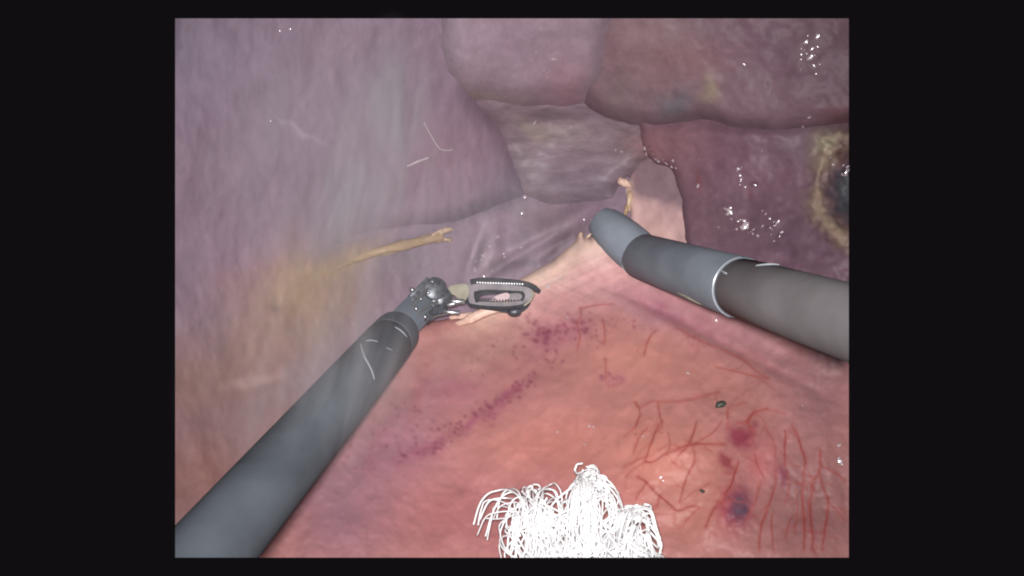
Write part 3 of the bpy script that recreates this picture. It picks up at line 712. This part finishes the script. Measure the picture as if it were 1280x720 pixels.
# specular streaks, built as thin pale strands
def strand(pts, piece, r, label, lift=0.03):
    cv = catmull(pts, False, 6); n = len(cv)
    dd = piece.depth(cv[:, 0], cv[:, 1]) - lift
    P3 = at_np(cv[:, 0], cv[:, 1], dd)
    bm = bmesh.new(); tube_bm(bm, P3, list(r * 0.013 * (0.6 + 0.4 * np.sin(np.linspace(0.3, 2.8, n)))), seg=7)
    o = link('highlight_strand', bm_mesh(bm), M['strand'], origin=P3[n // 2])
    tag(o, label, 'fibre', 'pale highlight streaks built on the hazy liver lobe')
strand([(509, 208), (522, 202), (536, 197)], pA, 1.9, 'short straight white highlight streak on the hazy lobe, above the cord')
strand([(530, 153), (538, 168), (548, 184), (556, 188), (566, 187)], pA, 1.1, 'hooked white highlight streak on the hazy lobe below the rounded lobe')


bm = bmesh.new()
bmesh.ops.create_icosphere(bm, subdivisions=2, radius=1.0)
for vtx in bm.verts:
    vtx.co = vtx.co * (1 + 0.35 * random.uniform(-1, 1)); vtx.co.x *= 0.085; vtx.co.z *= 0.055; vtx.co.y *= 0.05
o = link('char_fragment', bm_mesh(bm), M['char']); o.location = pP.point(901, 506, 0.02)
tag(o, 'dark greenish burnt fleck on the orange membrane below the right shaft', 'debris', 'burnt flecks on the membrane')
o2 = bpy.data.objects.new('char_fragment', o.data); C.objects.link(o2); o2.location = pP.point(878, 614, 0.005); o2.scale = (0.55, 0.5, 0.4); o2.rotation_euler = (0, 0.5, 0)
tag(o2, 'tiny dark burnt fleck between the veins right of the gauze', 'debris', 'burnt flecks on the membrane')

# ------------------------------------------------------------------ instruments
def revolve(bm, p, q, prof, seg=40):
    """lathe along p->q; prof = [(t along in cm from p, radius)]"""
    p = Vector(p); q = Vector(q); t = (q - p).normalized()
    a = Vector((0, 0, 1)); a = (a - t * a.dot(t)).normalized(); b = t.cross(a)
    rings = []
    for s, r in prof:
        rings.append([bm.verts.new(p + t * s + a * (math.cos(2 * math.pi * k / seg) * r) + b * (math.sin(2 * math.pi * k / seg) * r)) for k in range(seg)])
    for i in range(len(rings) - 1):
        for k in range(seg):
            bm.faces.new((rings[i][k], rings[i][(k + 1) % seg], rings[i + 1][(k + 1) % seg], rings[i + 1][k]))
    bm.faces.new(rings[0][::-1]); bm.faces.new(rings[-1])
    bmesh.ops.recalc_face_normals(bm, faces=bm.faces[:])
    return bm

def part(name, bm, mat, root, cut=None, smooth_angle=40):
    if cut: bound_cut(bm, cut)
    bmesh.ops.recalc_face_normals(bm, faces=bm.faces[:])
    for e in bm.edges:
        if len(e.link_faces) == 2 and e.calc_face_angle(0) > math.radians(smooth_angle): e.smooth = False
    me = bm_mesh(bm)
    c = sum((v.co for v in me.vertices), Vector()) / max(1, len(me.vertices))
    return link(name, me, mat, root, origin=c)

# --- forceps on the left
E = at(497, 415, 13.5); Nn = at(319, 623, 8.35)
ax = (Nn - E).normalized()
L = (Nn - E).length * 1.45
fr = empty('bipolar_forceps', E)
tag(fr, 'dark grey grasping forceps with fenestrated jaws, entering from the lower left', 'forceps')
bm = bmesh.new(); revolve(bm, E, E + ax, [(0.0, 0.30), (0.02, 0.355), (0.07, 0.385), (0.14, 0.392), (0.52, 0.394), (0.53, 0.385), (0.56, 0.385)])
part('end_cap', bm, M['shaft'], fr)
bm = bmesh.new(); revolve(bm, E, E + ax, [(0.55, 0.385), (0.57, 0.40), (3.0, 0.40), (6.0, 0.40), (L, 0.40)], 56)
sh = part('shaft', bm, M['shaft'], fr, cut='LB')
def ring_arc(root, p, axis, s, R, a0, a1, r, mat, name):
    t = axis; a = Vector((0, 0, 1)); a = (a - t * a.dot(t)).normalized(); b = t.cross(a)
    pts = [p + t * s + a * (math.cos(x) * R) + b * (math.sin(x) * R) for x in np.linspace(a0, a1, 24)]
    bm = bmesh.new(); tube_bm(bm, pts, [r * (0.35 + 0.65 * math.sin(math.pi * k / 23)) for k in range(24)], seg=6)
    return part(name, bm, mat, root)
def cyl_mark(root, p, axis, R, pts, r, mat, name):
    """bright line raised on the tube: pts = (cm along, angle)"""
    t = axis; a = Vector((0, 0, 1)); a = (a - t * a.dot(t)).normalized(); b = t.cross(a)
    P = catmull(pts, False, 8)
    Q = [p + t * s + a * (math.cos(x) * R) + b * (math.sin(x) * R) for s, x in P]
    n = len(Q)
    bm = bmesh.new(); tube_bm(bm, Q, [r * (0.4 + 0.6 * math.sin(math.pi * (k + .5) / n)) for k in range(n)], seg=6)
    return part(name, bm, mat, root)
def facing(p, axis, s, u, v):
    """angle round the tube (and cm along it) of the visible point nearest pixel (u,v)"""
    t = axis; a = Vector((0, 0, 1)); a = (a - t * a.dot(t)).normalized(); b = t.cross(a)
    best = None
    for ss in np.linspace(s[0], s[1], 120):
        for x in np.linspace(0, 2 * math.pi, 120, endpoint=False):
            n = a * math.cos(x) + b * math.sin(x)
            q = p + t * ss + n * 0.4
            if n.dot(q) > 0: continue
            e = (640 + q.x / q.y * FPX - u) ** 2 + (360 - q.z / q.y * FPX - v) ** 2
            if best is None or e < best[0]: best = (e, ss, x)
    return best[1], best[2]
for pix, r in [([(451, 430), (456, 448), (467, 474)], 0.016), ([(493, 409), (500, 413), (508, 421)], 0.014), ([(457, 426), (464, 426), (472, 427)], 0.010), ([(482, 434), (490, 438)], 0.007)]:
    pts = [facing(E, ax, (0.0, 2.5), u, v) for u, v in pix]
    P = []
    for k, (s, x) in enumerate(pts):
        if k and x - P[-1][1] > math.pi: x -= 2 * math.pi
        if k and P[-1][1] - x > math.pi: x += 2 * math.pi
        P.append((s, x))
    cyl_mark(fr, E, ax, 0.402 if min(p[0] for p in P) > 0.55 else 0.396, P, r, M['edge'], 'bright_mark')  # specular streak and end-cap highlight, built as bright raised lines

# wrist: clevis ears, pulleys, pins, jaw base -- built along the line from the shaft end to the jaws
Wd = 14.05
def box_between(bm, p, q, w, h, up=Vector((0, -1, 0)), bev=0.02):
    p = Vector(p); q = Vector(q); t = (q - p); Lh = t.length; t.normalize()
    a = (up - t * up.dot(t)).normalized(); b = t.cross(a)
    vs_ = []
    for s in (0, Lh):
        for (x, y) in ((-1, -1), (1, -1), (1, 1), (-1, 1)):
            vs_.append(bm.verts.new(p + t * s + b * (x * w / 2) + a * (y * h / 2)))
    fs = [bm.faces.new([vs_[i] for i in f]) for f in ((3, 2, 1, 0), (4, 5, 6, 7), (0, 1, 5, 4), (1, 2, 6, 5), (2, 3, 7, 6), (3, 0, 4, 7))]
    es = list({e for f in fs for e in f.edges})
    bmesh.ops.bevel(bm, geom=es, offset=bev, segments=2, affect='EDGES')
def disc(bm, c, n, r, th, seg=24):
    n = Vector(n).normalized(); c = Vector(c)
    revolve(bm, c - n * th / 2, c + n, [(0, r * 0.9), (0.012, r), (th - 0.012, r), (th, r * 0.9)], seg)
bm = bmesh.new(); box_between(bm, at(500, 410, 13.55), at(536, 372, 13.95), 0.55, 0.30, bev=0.06); part('clevis', bm, M['shaft'], fr)
bm = bmesh.new(); box_between(bm, at(512, 378, 13.75), at(541, 350, 13.95), 0.20, 0.34, bev=0.06); part('clevis_ear', bm, M['dark_steel'], fr)
bm = bmesh.new(); box_between(bm, at(530, 402, 13.7), at(556, 380, 13.95), 0.16, 0.34, bev=0.05); part('clevis_ear', bm, M['dark_steel'], fr)
for (u, v, d, r, nm) in [(543, 362, 13.85, 0.20, 'M'), (552, 372, 13.9, 0.16, 'S')]:
    bm = bmesh.new(); disc(bm, at(u, v, d), (0.25, -1, 0.2), r, 0.24); part('pulley', bm, M['dark_steel'], fr)
for (u, v, d, r) in [(515, 362, 13.6, 0.035), (540, 352, 13.65, 0.022), (535, 366, 13.62, 0.026), (541, 381, 13.62, 0.03), (531, 396, 13.55, 0.03), (520, 386, 13.5, 0.03), (526, 374, 13.55, 0.022)]:
    bm = bmesh.new(); bmesh.ops.create_uvsphere(bm, u_segments=12, v_segments=8, radius=r)
    bmesh.ops.transform(bm, matrix=Matrix.Translation(at(u, v, d)) @ Matrix.Rotation(random.uniform(0, 3), 4, 'Y') @ Matrix.Diagonal((1, 0.8, 1.5, 1)), verts=bm.verts)
    part('pivot_pin', bm, M['steel'], fr)
for (p, q, d) in [((508, 398), (536, 360), 13.62), ((516, 404), (548, 376), 13.6), ((524, 408), (560, 392), 13.66)]:
    bm = bmesh.new()
    cv = catmull([p, ((p[0] + q[0]) / 2 - 2, (p[1] + q[1]) / 2 - 3), q], False, 8)
    tube_bm(bm, at_np(cv[:, 0], cv[:, 1], np.full(len(cv), d)), 0.022, seg=8); part('drive_cable', bm, M['steel'], fr)
# cream insulator of the jaws
def prism(outline, d, th, bev=0.02, hole=None, tilt=0.0):
    """plate with the given outline (pixels at depth d), thickness th cm"""
    bm = bmesh.new()
    O = catmull(outline, True, 5)
    def vert(u, v, k): return bm.verts.new(at(u, v, d + tilt * (u - 620) / 100 + k))
    if hole is None:
        f = [vert(u, v, 0) for u, v in O]; b = [vert(u, v, th) for u, v in O]
        bm.faces.new(f); bm.faces.new(b[::-1]); n = len(O)
        for i in range(n): bm.faces.new((f[i], b[i], b[(i + 1) % n], f[(i + 1) % n]))
    else:
        H = catmull(hole, True, 5); n = len(O)
        # same number of points on both outlines
        of = [vert(u, v, 0) for u, v in O]; ob = [vert(u, v, th) for u, v in O]; hf = [vert(u, v, 0) for u, v in H]; hb = [vert(u, v, th) for u, v in H]
        for i in range(n):
            j = (i + 1) % n
            bm.faces.new((of[i], of[j], hf[j], hf[i])); bm.faces.new((ob[j], ob[i], hb[i], hb[j]))
            bm.faces.new((of[j], of[i], ob[i], ob[j])); bm.faces.new((hf[i], hf[j], hb[j], hb[i]))
    bmesh.ops.recalc_face_normals(bm, faces=bm.faces[:])
    if bev:
        es = [e for e in bm.edges if len(e.link_faces) == 2 and e.calc_face_angle(0) > math.radians(55)]
        bmesh.ops.bevel(bm, geom=es, offset=bev, segments=2, affect='EDGES')
    return bm
part('insulator', prism([(560, 360), (568, 356), (582, 355), (586, 362), (583, 374), (576, 376), (568, 369), (562, 367)], 13.85, 0.22, 0.035), M['ceramic'], fr)
part('insulator', prism([(538, 364), (548, 366), (553, 374), (548, 382), (540, 378)], 13.75, 0.2, 0.035), M['edge'], fr)
for (a, b, r) in [((552, 388), (574, 391), 0.045), ((556, 381), (572, 378), 0.05), ((560, 375), (580, 377), 0.05)]:
    bm = bmesh.new(); tube_bm(bm, [at(a[0], a[1], 13.9), at((a[0] + b[0]) / 2, (a[1] + b[1]) / 2 + 1, 13.85), at(b[0], b[1], 13.9)], r, seg=10); part('jaw_link', bm, M['steel'], fr)
# upper jaw: oblong frame with a window
outer = [(585, 354), (597, 352), (620, 353), (645, 354), (661, 357), (667, 366), (662, 378), (648, 382), (620, 383), (598, 382), (587, 381), (584, 368)]
inner = [(595, 365), (603, 364), (622, 364), (640, 365), (652, 366), (654, 370), (652, 375), (643, 377), (622, 378), (604, 377), (596, 377), (595, 371)]
jaw = part('upper_jaw', prism(outer, 13.95, 0.13, 0.02, inner), M['jaw'], fr)
bm = bmesh.new(); cv = catmull([(588, 353), (604, 351), (630, 352), (655, 355), (666, 359), (675, 365)], False, 6)
tube_bm(bm, at_np(cv[:, 0], cv[:, 1], np.full(len(cv), 13.98)), [0.055] * (len(cv) - 6) + list(np.linspace(.055, .03, 6)), seg=8); part('jaw_edge', bm, M['jaw_dark'], fr)
for path, r in (([(586, 381), (604, 384), (630, 385), (650, 383), (662, 378)], .03), ([(594, 366), (604, 363.5), (630, 364), (650, 365)], .02), ([(594, 364), (594, 371), (596, 378)], .022), ([(582, 356), (582, 368), (585, 380)], .03), ([(651, 364), (655, 369), (652, 376)], .022)):
    bm = bmesh.new(); cv = catmull(path, False, 6); tube_bm(bm, at_np(cv[:, 0], cv[:, 1], np.full(len(cv), 13.945)), r, seg=7); part('jaw_edge', bm, M['jaw_dark'], fr)
tb = bmesh.new()
for k in range(18):
    u = 596 + k * 3.3; box_between(tb, at(u, 353.0 + k * 0.12, 13.90), at(u + 1.7, 353.0 + k * 0.12, 13.90), 0.02, 0.03, bev=0.005)
part('serration', tb, M['edge'], fr)['kind'] = 'stuff'
for k in range(12):
    u = 598 + k * 1.9; tb = bmesh.new() if k == 0 else tb; box_between(tb, at(u, 371.5 + (k % 2), 13.97), at(u + 0.8, 375.5, 13.97), 0.014, 0.03, bev=0.004)
part('inner_serration', tb, M['jaw_dark'], fr)['kind'] = 'stuff'
bm = prism([(612, 376), (622, 369), (634, 366), (637, 371), (630, 376)], 14.02, 0.05, 0.0); part('trapped_tissue', bm, M['trapped'], fr)
bm = prism([(634, 368), (650, 367), (651, 374), (636, 376)], 14.06, 0.04, 0.0); part('trapped_tissue', bm, M['jaw'], fr)
tb = bmesh.new()
for k in range(17):
    u = 596 + k * 3.6; box_between(tb, at(u, 374.2 + 0.3 * math.sin(k), 14.0), at(u, 377.6, 14.0), 0.026, 0.06, bev=0.006)
part('jaw_teeth', tb, M['jaw_dark'], fr)['kind'] = 'stuff'
outer2 = [(588, 366), (600, 362), (622, 361), (650, 364), (664, 372), (660, 384), (650, 391), (640, 392), (620, 389), (600, 386), (590, 382), (586, 374)]
inner2 = [(600, 370), (606, 368), (622, 367), (640, 368), (650, 371), (653, 375), (650, 380), (640, 383), (622, 383), (606, 381), (601, 378), (599, 374)]
part('lower_jaw', prism(outer2, 14.16, 0.12, 0.02, inner2, tilt=0.05), M['jaw_dark'], fr)
bm = bmesh.new(); bmesh.ops.create_uvsphere(bm, u_segments=16, v_segments=10, radius=0.10)
bmesh.ops.transform(bm, matrix=Matrix.Translation(at(643, 390, 14.05)) @ Matrix.Diagonal((1.25, 0.8, 0.85, 1)), verts=bm.verts); part('jaw_tip', bm, M['dark_steel'], fr)
bm = bmesh.new(); tube_bm(bm, [at(663, 362, 13.93), at(667, 368, 13.93), at(662, 377, 13.93), at(655, 382, 13.93)], 0.02, seg=7); part('jaw_rim', bm, M['ceramic'], fr)

# --- scissors on the right
T1 = at(803, 321, 13.9); T2 = at(1061, 402, 8.25)
ax2 = (T2 - T1).normalized(); L2 = (T2 - T1).length
sc = empty('curved_scissors', T1)
tag(sc, 'grey scissors shaft with a blue-grey bent tip cover, entering from the right edge', 'scissors')
# ring where the cover ends
def along(u):
    best = min(np.linspace(0, L2 * 1.2, 800), key=lambda s: abs(640 + (T1 + ax2 * s).x / (T1 + ax2 * s).y * FPX - u)); return float(best)
s2 = along(928)
bm = bmesh.new(); revolve(bm, T1, T2, [(-0.06, 0.30), (0.0, 0.385), (0.06, 0.402), (s2 * 0.5, 0.406), (s2 - 0.03, 0.41), (s2, 0.40)], 56); part('tip_cover', bm, M['cover'], sc)
bm = bmesh.new(); revolve(bm, T1, T2, [(s2 - 0.01, 0.385), (s2, 0.392), (s2 + 1.5, 0.395), (L2 * 1.35, 0.395)], 56); part('shaft', bm, M['shaft_warm'], sc, cut='R')
Tt = at(750, 275, 14.35)
dv = (Tt - T1); l1 = dv.length
bm = bmesh.new()
m1 = T1 + ax2 * 0.05
pts = [T1 + ax2 * 0.10, T1 - ax2 * 0.05 + dv * 0.04, T1 + dv * 0.2, T1 + dv * 0.45, T1 + dv * 0.7, T1 + dv * 0.9, T1 + dv * 1.02, T1 + dv * 1.06]
tube_bm(bm, pts, [0.36, 0.392, 0.392, 0.385, 0.36, 0.315, 0.25, 0.13], seg=40); part('cover_nose', bm, M['cover'], sc)
for k, R in ((0.0, 0.392), (s2 - 0.015, 0.411)):
    a = ax2; pp, qq = T1, ax2
    va = facing(T1, ax2, (max(0, k - 0.05), k + 0.05), *((789, 342) if k == 0 else (917, 398)))[1]
    vb = facing(T1, ax2, (max(0, k - 0.05), k + 0.05), *((806, 300) if k == 0 else (930, 338)))[1]
    if vb - va > math.pi: vb -= 2 * math.pi
    if va - vb > math.pi: vb += 2 * math.pi
    ring_arc(sc, T1, ax2, k, R, va, vb, 0.011, M['edge'], 'cover_seam')
for pix, r, mt in [([(900, 338), (906, 341), (909, 343)], 0.016, 'edge'), ([(945, 332), (960, 330), (974, 331)], 0.012, 'edge'), ([(848, 366), (862, 372), (876, 379)], 0.025, 'ceramic')]:
    pts = [facing(T1, ax2, (0.0, L2), u, v) for u, v in pix]
    P = []
    for k, (s, x) in enumerate(pts):
        if k and x - P[-1][1] > math.pi: x -= 2 * math.pi
        if k and P[-1][1] - x > math.pi: x += 2 * math.pi
        P.append((s, x))
    cyl_mark(sc, T1, ax2, 0.405, P, r, M[mt], 'bright_mark')
# blades reach out of the nose into the tissue
bm = bmesh.new(); tube_bm(bm, [Tt + dv * -0.1, Tt + dv * 0.05, Tt + dv * 0.13], [0.09, 0.07, 0.03], seg=10, flat=0.5); part('blade', bm, M['steel'], sc)

# ------------------------------------------------------------------ gauze
gz = empty('gauze_sponge', pP.point(720, 690))
tag(gz, 'bright white frayed cotton gauze with loose thread loops at the bottom centre', 'gauze')
GP = [(666, 606, 52, 88), (735, 584, 40, 100), (802, 632, 44, 70), (700, 650, 60, 60), (765, 650, 60, 60), (640, 660, 40, 50)]
def gz_h(u, v):
    h = 0
    for (cu, cv, w, hh) in [(664, 650, 34, 46), (735, 645, 26, 52), (800, 672, 34, 34), (700, 690, 70, 30), (770, 690, 60, 34)]:
        h = np.maximum(h, 0.75 * np.exp(-(((u - cu) / w) ** 2 + ((v - cv) / hh) ** 2)))
    return h
pGz = Piece([(652, 760), (654, 690), (657, 645), (662, 626), (668, 622), (678, 640), (694, 676), (716, 672), (733, 622), (737, 612), (741, 624), (750, 656), (772, 672), (794, 660), (806, 678), (818, 700), (824, 760)],
            off=0.0, roll=0.0, noise=0.10, nsc=14, seed=69, wob=4.0, step=2.5, skirt=0.25,
            extra=lambda u, v: -0.40 - gz_h(u, v), paint=lambda u, v: np.zeros(u.shape + (3,)) + 0.85)
me = pGz.mesh(); link('folded_cloth', me, M['gauze'], gz, origin=pP.point(720, 680))
def gz_d(u, v): return dP(u, v) - 0.36 - float(gz_h(np.array([u]), np.array([v]))[0])
bm = bmesh.new()
R_ = random.Random(4)
def thread(pts, depths, r):
    cv = catmull(pts, False, 6); n = len(cv)
    dd = np.interp(np.linspace(0, 1, n), np.linspace(0, 1, len(depths)), depths)
    k = R_.randrange(50)
    if cv[:, 0].max() > 836: return
    cv = cv + np.stack([fbm(k, np.arange(n) / 5.0, np.zeros(n), 2), fbm(k + 3, np.arange(n) / 5.0, np.zeros(n), 2)], 1) * 2.0
    tube_bm(bm, at_np(cv[:, 0], cv[:, 1], dd), r, seg=5)
def arc(u0, v0, ut, vt, u1, v1, lift=0.1, r=None):
    ds = [gz_d(u0, v0) - lift * .4, gz_d(ut, vt) - lift, gz_d(u1, v1) - lift * .4]
    m1 = (u0 + (ut - u0) * R_.uniform(.25, .45), v0 + (vt - v0) * R_.uniform(.7, .9)); m2 = (u1 + (ut - u1) * R_.uniform(.25, .45), v1 + (vt - v1) * R_.uniform(.7, .9))
    thread([(u0, v0), m1, (ut, vt), m2, (u1, v1)], [ds[0], (ds[0] + ds[1]) / 2, ds[1], (ds[1] + ds[2]) / 2, ds[2]], r or R_.uniform(.008, .014))
# loose open loops on the left
for (u0, ut, vt, u1) in [(592, 626, 613, 655), (600, 634, 622, 650), (606, 642, 616, 662), (616, 646, 628, 660), (596, 640, 640, 668), (625, 650, 640, 664), (610, 622, 634, 652), (632, 652, 622, 662), (604, 618, 648, 640), (598, 612, 626, 648), (620, 636, 612, 656)]:
    arc(u0, R_.uniform(648, 675), ut, vt, u1, R_.uniform(640, 700), 0.12)
for (u0, ut, vt, u1, v1) in [(664, 690, 606, 704, 650), (668, 684, 612, 700, 640), (676, 694, 620, 706, 660), (715, 721, 596, 730, 660), (712, 717, 606, 734, 660), (716, 725, 592, 742, 640), (718, 724, 602, 736, 650), (736, 748, 600, 768, 650), (742, 758, 616, 772, 660), (730, 742, 590, 756, 632), (700, 712, 626, 724, 660), (760, 790, 632, 812, 660), (770, 800, 634, 824, 668), (780, 804, 642, 822, 690), (764, 786, 640, 800, 690), (690, 704, 640, 716, 680)]:
    for rep in range(2):
        arc(u0 + R_.uniform(-4, 4), R_.uniform(650, 690), ut + R_.uniform(-4, 4), vt + R_.uniform(-2, 8), u1 + R_.uniform(-4, 4), v1 + R_.uniform(-8, 8), R_.uniform(.05, .2))
# threads that stream down from the three tufts
for k in range(135):
    a, b, sa, sb = R_.choice([((662, 610), (716, 704), 6, 20), ((668, 608), (690, 704), 5, 20), ((655, 622), (650, 704), 7, 16), ((735, 586), (742, 704), 4, 14), ((738, 590), (778, 690), 4, 14), ((733, 590), (712, 700), 4, 12), ((792, 638), (826, 704), 9, 9), ((780, 640), (770, 704), 10, 20), ((800, 636), (800, 704), 12, 20)])
    t0 = R_.random() ** 1.6 * 0.5
    p = (a[0] + (b[0] - a[0]) * t0 + R_.gauss(0, sa), a[1] + (b[1] - a[1]) * t0 + R_.gauss(0, 3)); q = (b[0] + R_.gauss(0, sb), min(b[1] + R_.gauss(0, 8), 712))
    bow = R_.gauss(0, 14)
    pts = [p, (p[0] * .7 + q[0] * .3 + bow, p[1] * .7 + q[1] * .3 + R_.gauss(0, 4)), (p[0] * .3 + q[0] * .7 + bow * .7 + R_.gauss(0, 5), p[1] * .3 + q[1] * .7), q]
    lf = R_.uniform(.02, .16)
    thread(pts, [gz_d(*x) - lf for x in pts], R_.uniform(.009, .015))
# small curls on the tufts
for k in range(60):
    cu, cv_ = R_.choice([(662, 608), (735, 586), (740, 598), (748, 612), (795, 636), (770, 645), (690, 640)])
    cu += R_.gauss(0, 7); cv_ += abs(R_.gauss(0, 7)); rr = R_.uniform(3, 8); a0 = R_.uniform(0, 6.3)
    pts = [(cu + rr * math.cos(a0 + x), cv_ + rr * 0.9 * math.sin(a0 + x)) for x in (0, 1.2, 2.4, 3.6, 4.6)]
    thread(pts, [gz_d(*x) - R_.uniform(.05, .2) for x in pts], R_.uniform(.011, .016))
bound_cut(bm, 'B')
o = link('threads', bm_mesh(bm), M['gauze'], gz, origin=pP.point(720, 680)); o['kind'] = 'stuff'

# ------------------------------------------------------------------ cautery smoke
def smoke_mat(name, dens, seed, stretch):
    m = bpy.data.materials.new(name); m.use_nodes = True; nt = m.node_tree; N = nt.nodes; Lk = nt.links
    N.remove(N['Principled BSDF'])
    pv = N.new('ShaderNodeVolumePrincipled'); pv.inputs['Color'].default_value = (0.86, 0.88, 0.92, 1); pv.inputs['Anisotropy'].default_value = 0.0
    tc = N.new('ShaderNodeTexCoord')
    ln = N.new('ShaderNodeVectorMath'); ln.operation = 'LENGTH'; Lk.new(tc.outputs['Object'], ln.inputs[0])
    fall = N.new('ShaderNodeMapRange'); fall.interpolation_type = 'SMOOTHSTEP'
    fall.inputs['From Min'].default_value = 0.98; fall.inputs['From Max'].default_value = 0.2; fall.inputs['To Min'].default_value = 0; fall.inputs['To Max'].default_value = 1
    Lk.new(ln.outputs['Value'], fall.inputs['Value'])
    mp = N.new('ShaderNodeMapping'); mp.inputs['Scale'].default_value = stretch; mp.inputs['Location'].default_value = (seed, seed * .7, 0); mp.inputs['Rotation'].default_value = (0, 0.12, 0)
    Lk.new(tc.outputs['Object'], mp.inputs['Vector'])
    nz = N.new('ShaderNodeTexNoise'); nz.inputs['Scale'].default_value = 1.6; nz.inputs['Detail'].default_value = 4; nz.inputs['Distortion'].default_value = 1.2
    Lk.new(mp.outputs['Vector'], nz.inputs['Vector'])
    cr = N.new('ShaderNodeMapRange'); cr.inputs['From Min'].default_value = 0.40; cr.inputs['From Max'].default_value = 0.68; cr.inputs['To Min'].default_value = 0.12; cr.inputs['To Max'].default_value = 2.7
    Lk.new(nz.outputs['Fac'], cr.inputs['Value'])
    a = N.new('ShaderNodeMath'); a.operation = 'MULTIPLY'; Lk.new(fall.outputs['Result'], a.inputs[0]); Lk.new(cr.outputs['Result'], a.inputs[1])
    b = N.new('ShaderNodeMath'); b.operation = 'MULTIPLY'; b.inputs[1].default_value = dens; Lk.new(a.outputs[0], b.inputs[0])
    Lk.new(b.outputs[0], pv.inputs['Density'])
    Lk.new(pv.outputs['Volume'], N['Material Output'].inputs['Volume'])
    return m
def plume(u, v, d, size, dens, seed, label, tilt=0.0, stretch=(3.0, 1.2, 0.55)):
    bm = bmesh.new(); bmesh.ops.create_icosphere(bm, subdivisions=3, radius=1.0)
    o = link('smoke', bm_mesh(bm), smoke_mat('cautery_smoke', dens, seed, stretch))
    o.location = at(u, v, d); o.scale = size; o.rotation_euler = (0, tilt, 0)
    tag(o, label, 'smoke', None, 'stuff')
plume(420, 215, 10.9, (2.2, 1.7, 2.15), 0.13, 1.3, 'pale cautery smoke drifting up over the big left liver lobe', 0.12)
plume(488, 120, 11.2, (0.75, 0.9, 1.25), 0.30, 2.2, 'bright vertical smoke wisp left of the rounded lobe', 0.05, (1.2, 1.0, 0.4))
plume(432, 255, 11.2, (0.8, 0.8, 1.1), 0.24, 5.9, 'pale smoke wisp above the yellowish cord', 0.25, (1.3, 1.0, 0.4))
plume(610, 285, 12.6, (1.9, 1.3, 1.7), 0.10, 4.1, 'thin smoke hanging above the gripping jaws', -0.2)
plume(400, 470, 9.6, (1.8, 1.6, 2.0), 0.11, 7.7, 'thin smoke over the tan tissue and left instrument shaft', 0.3)
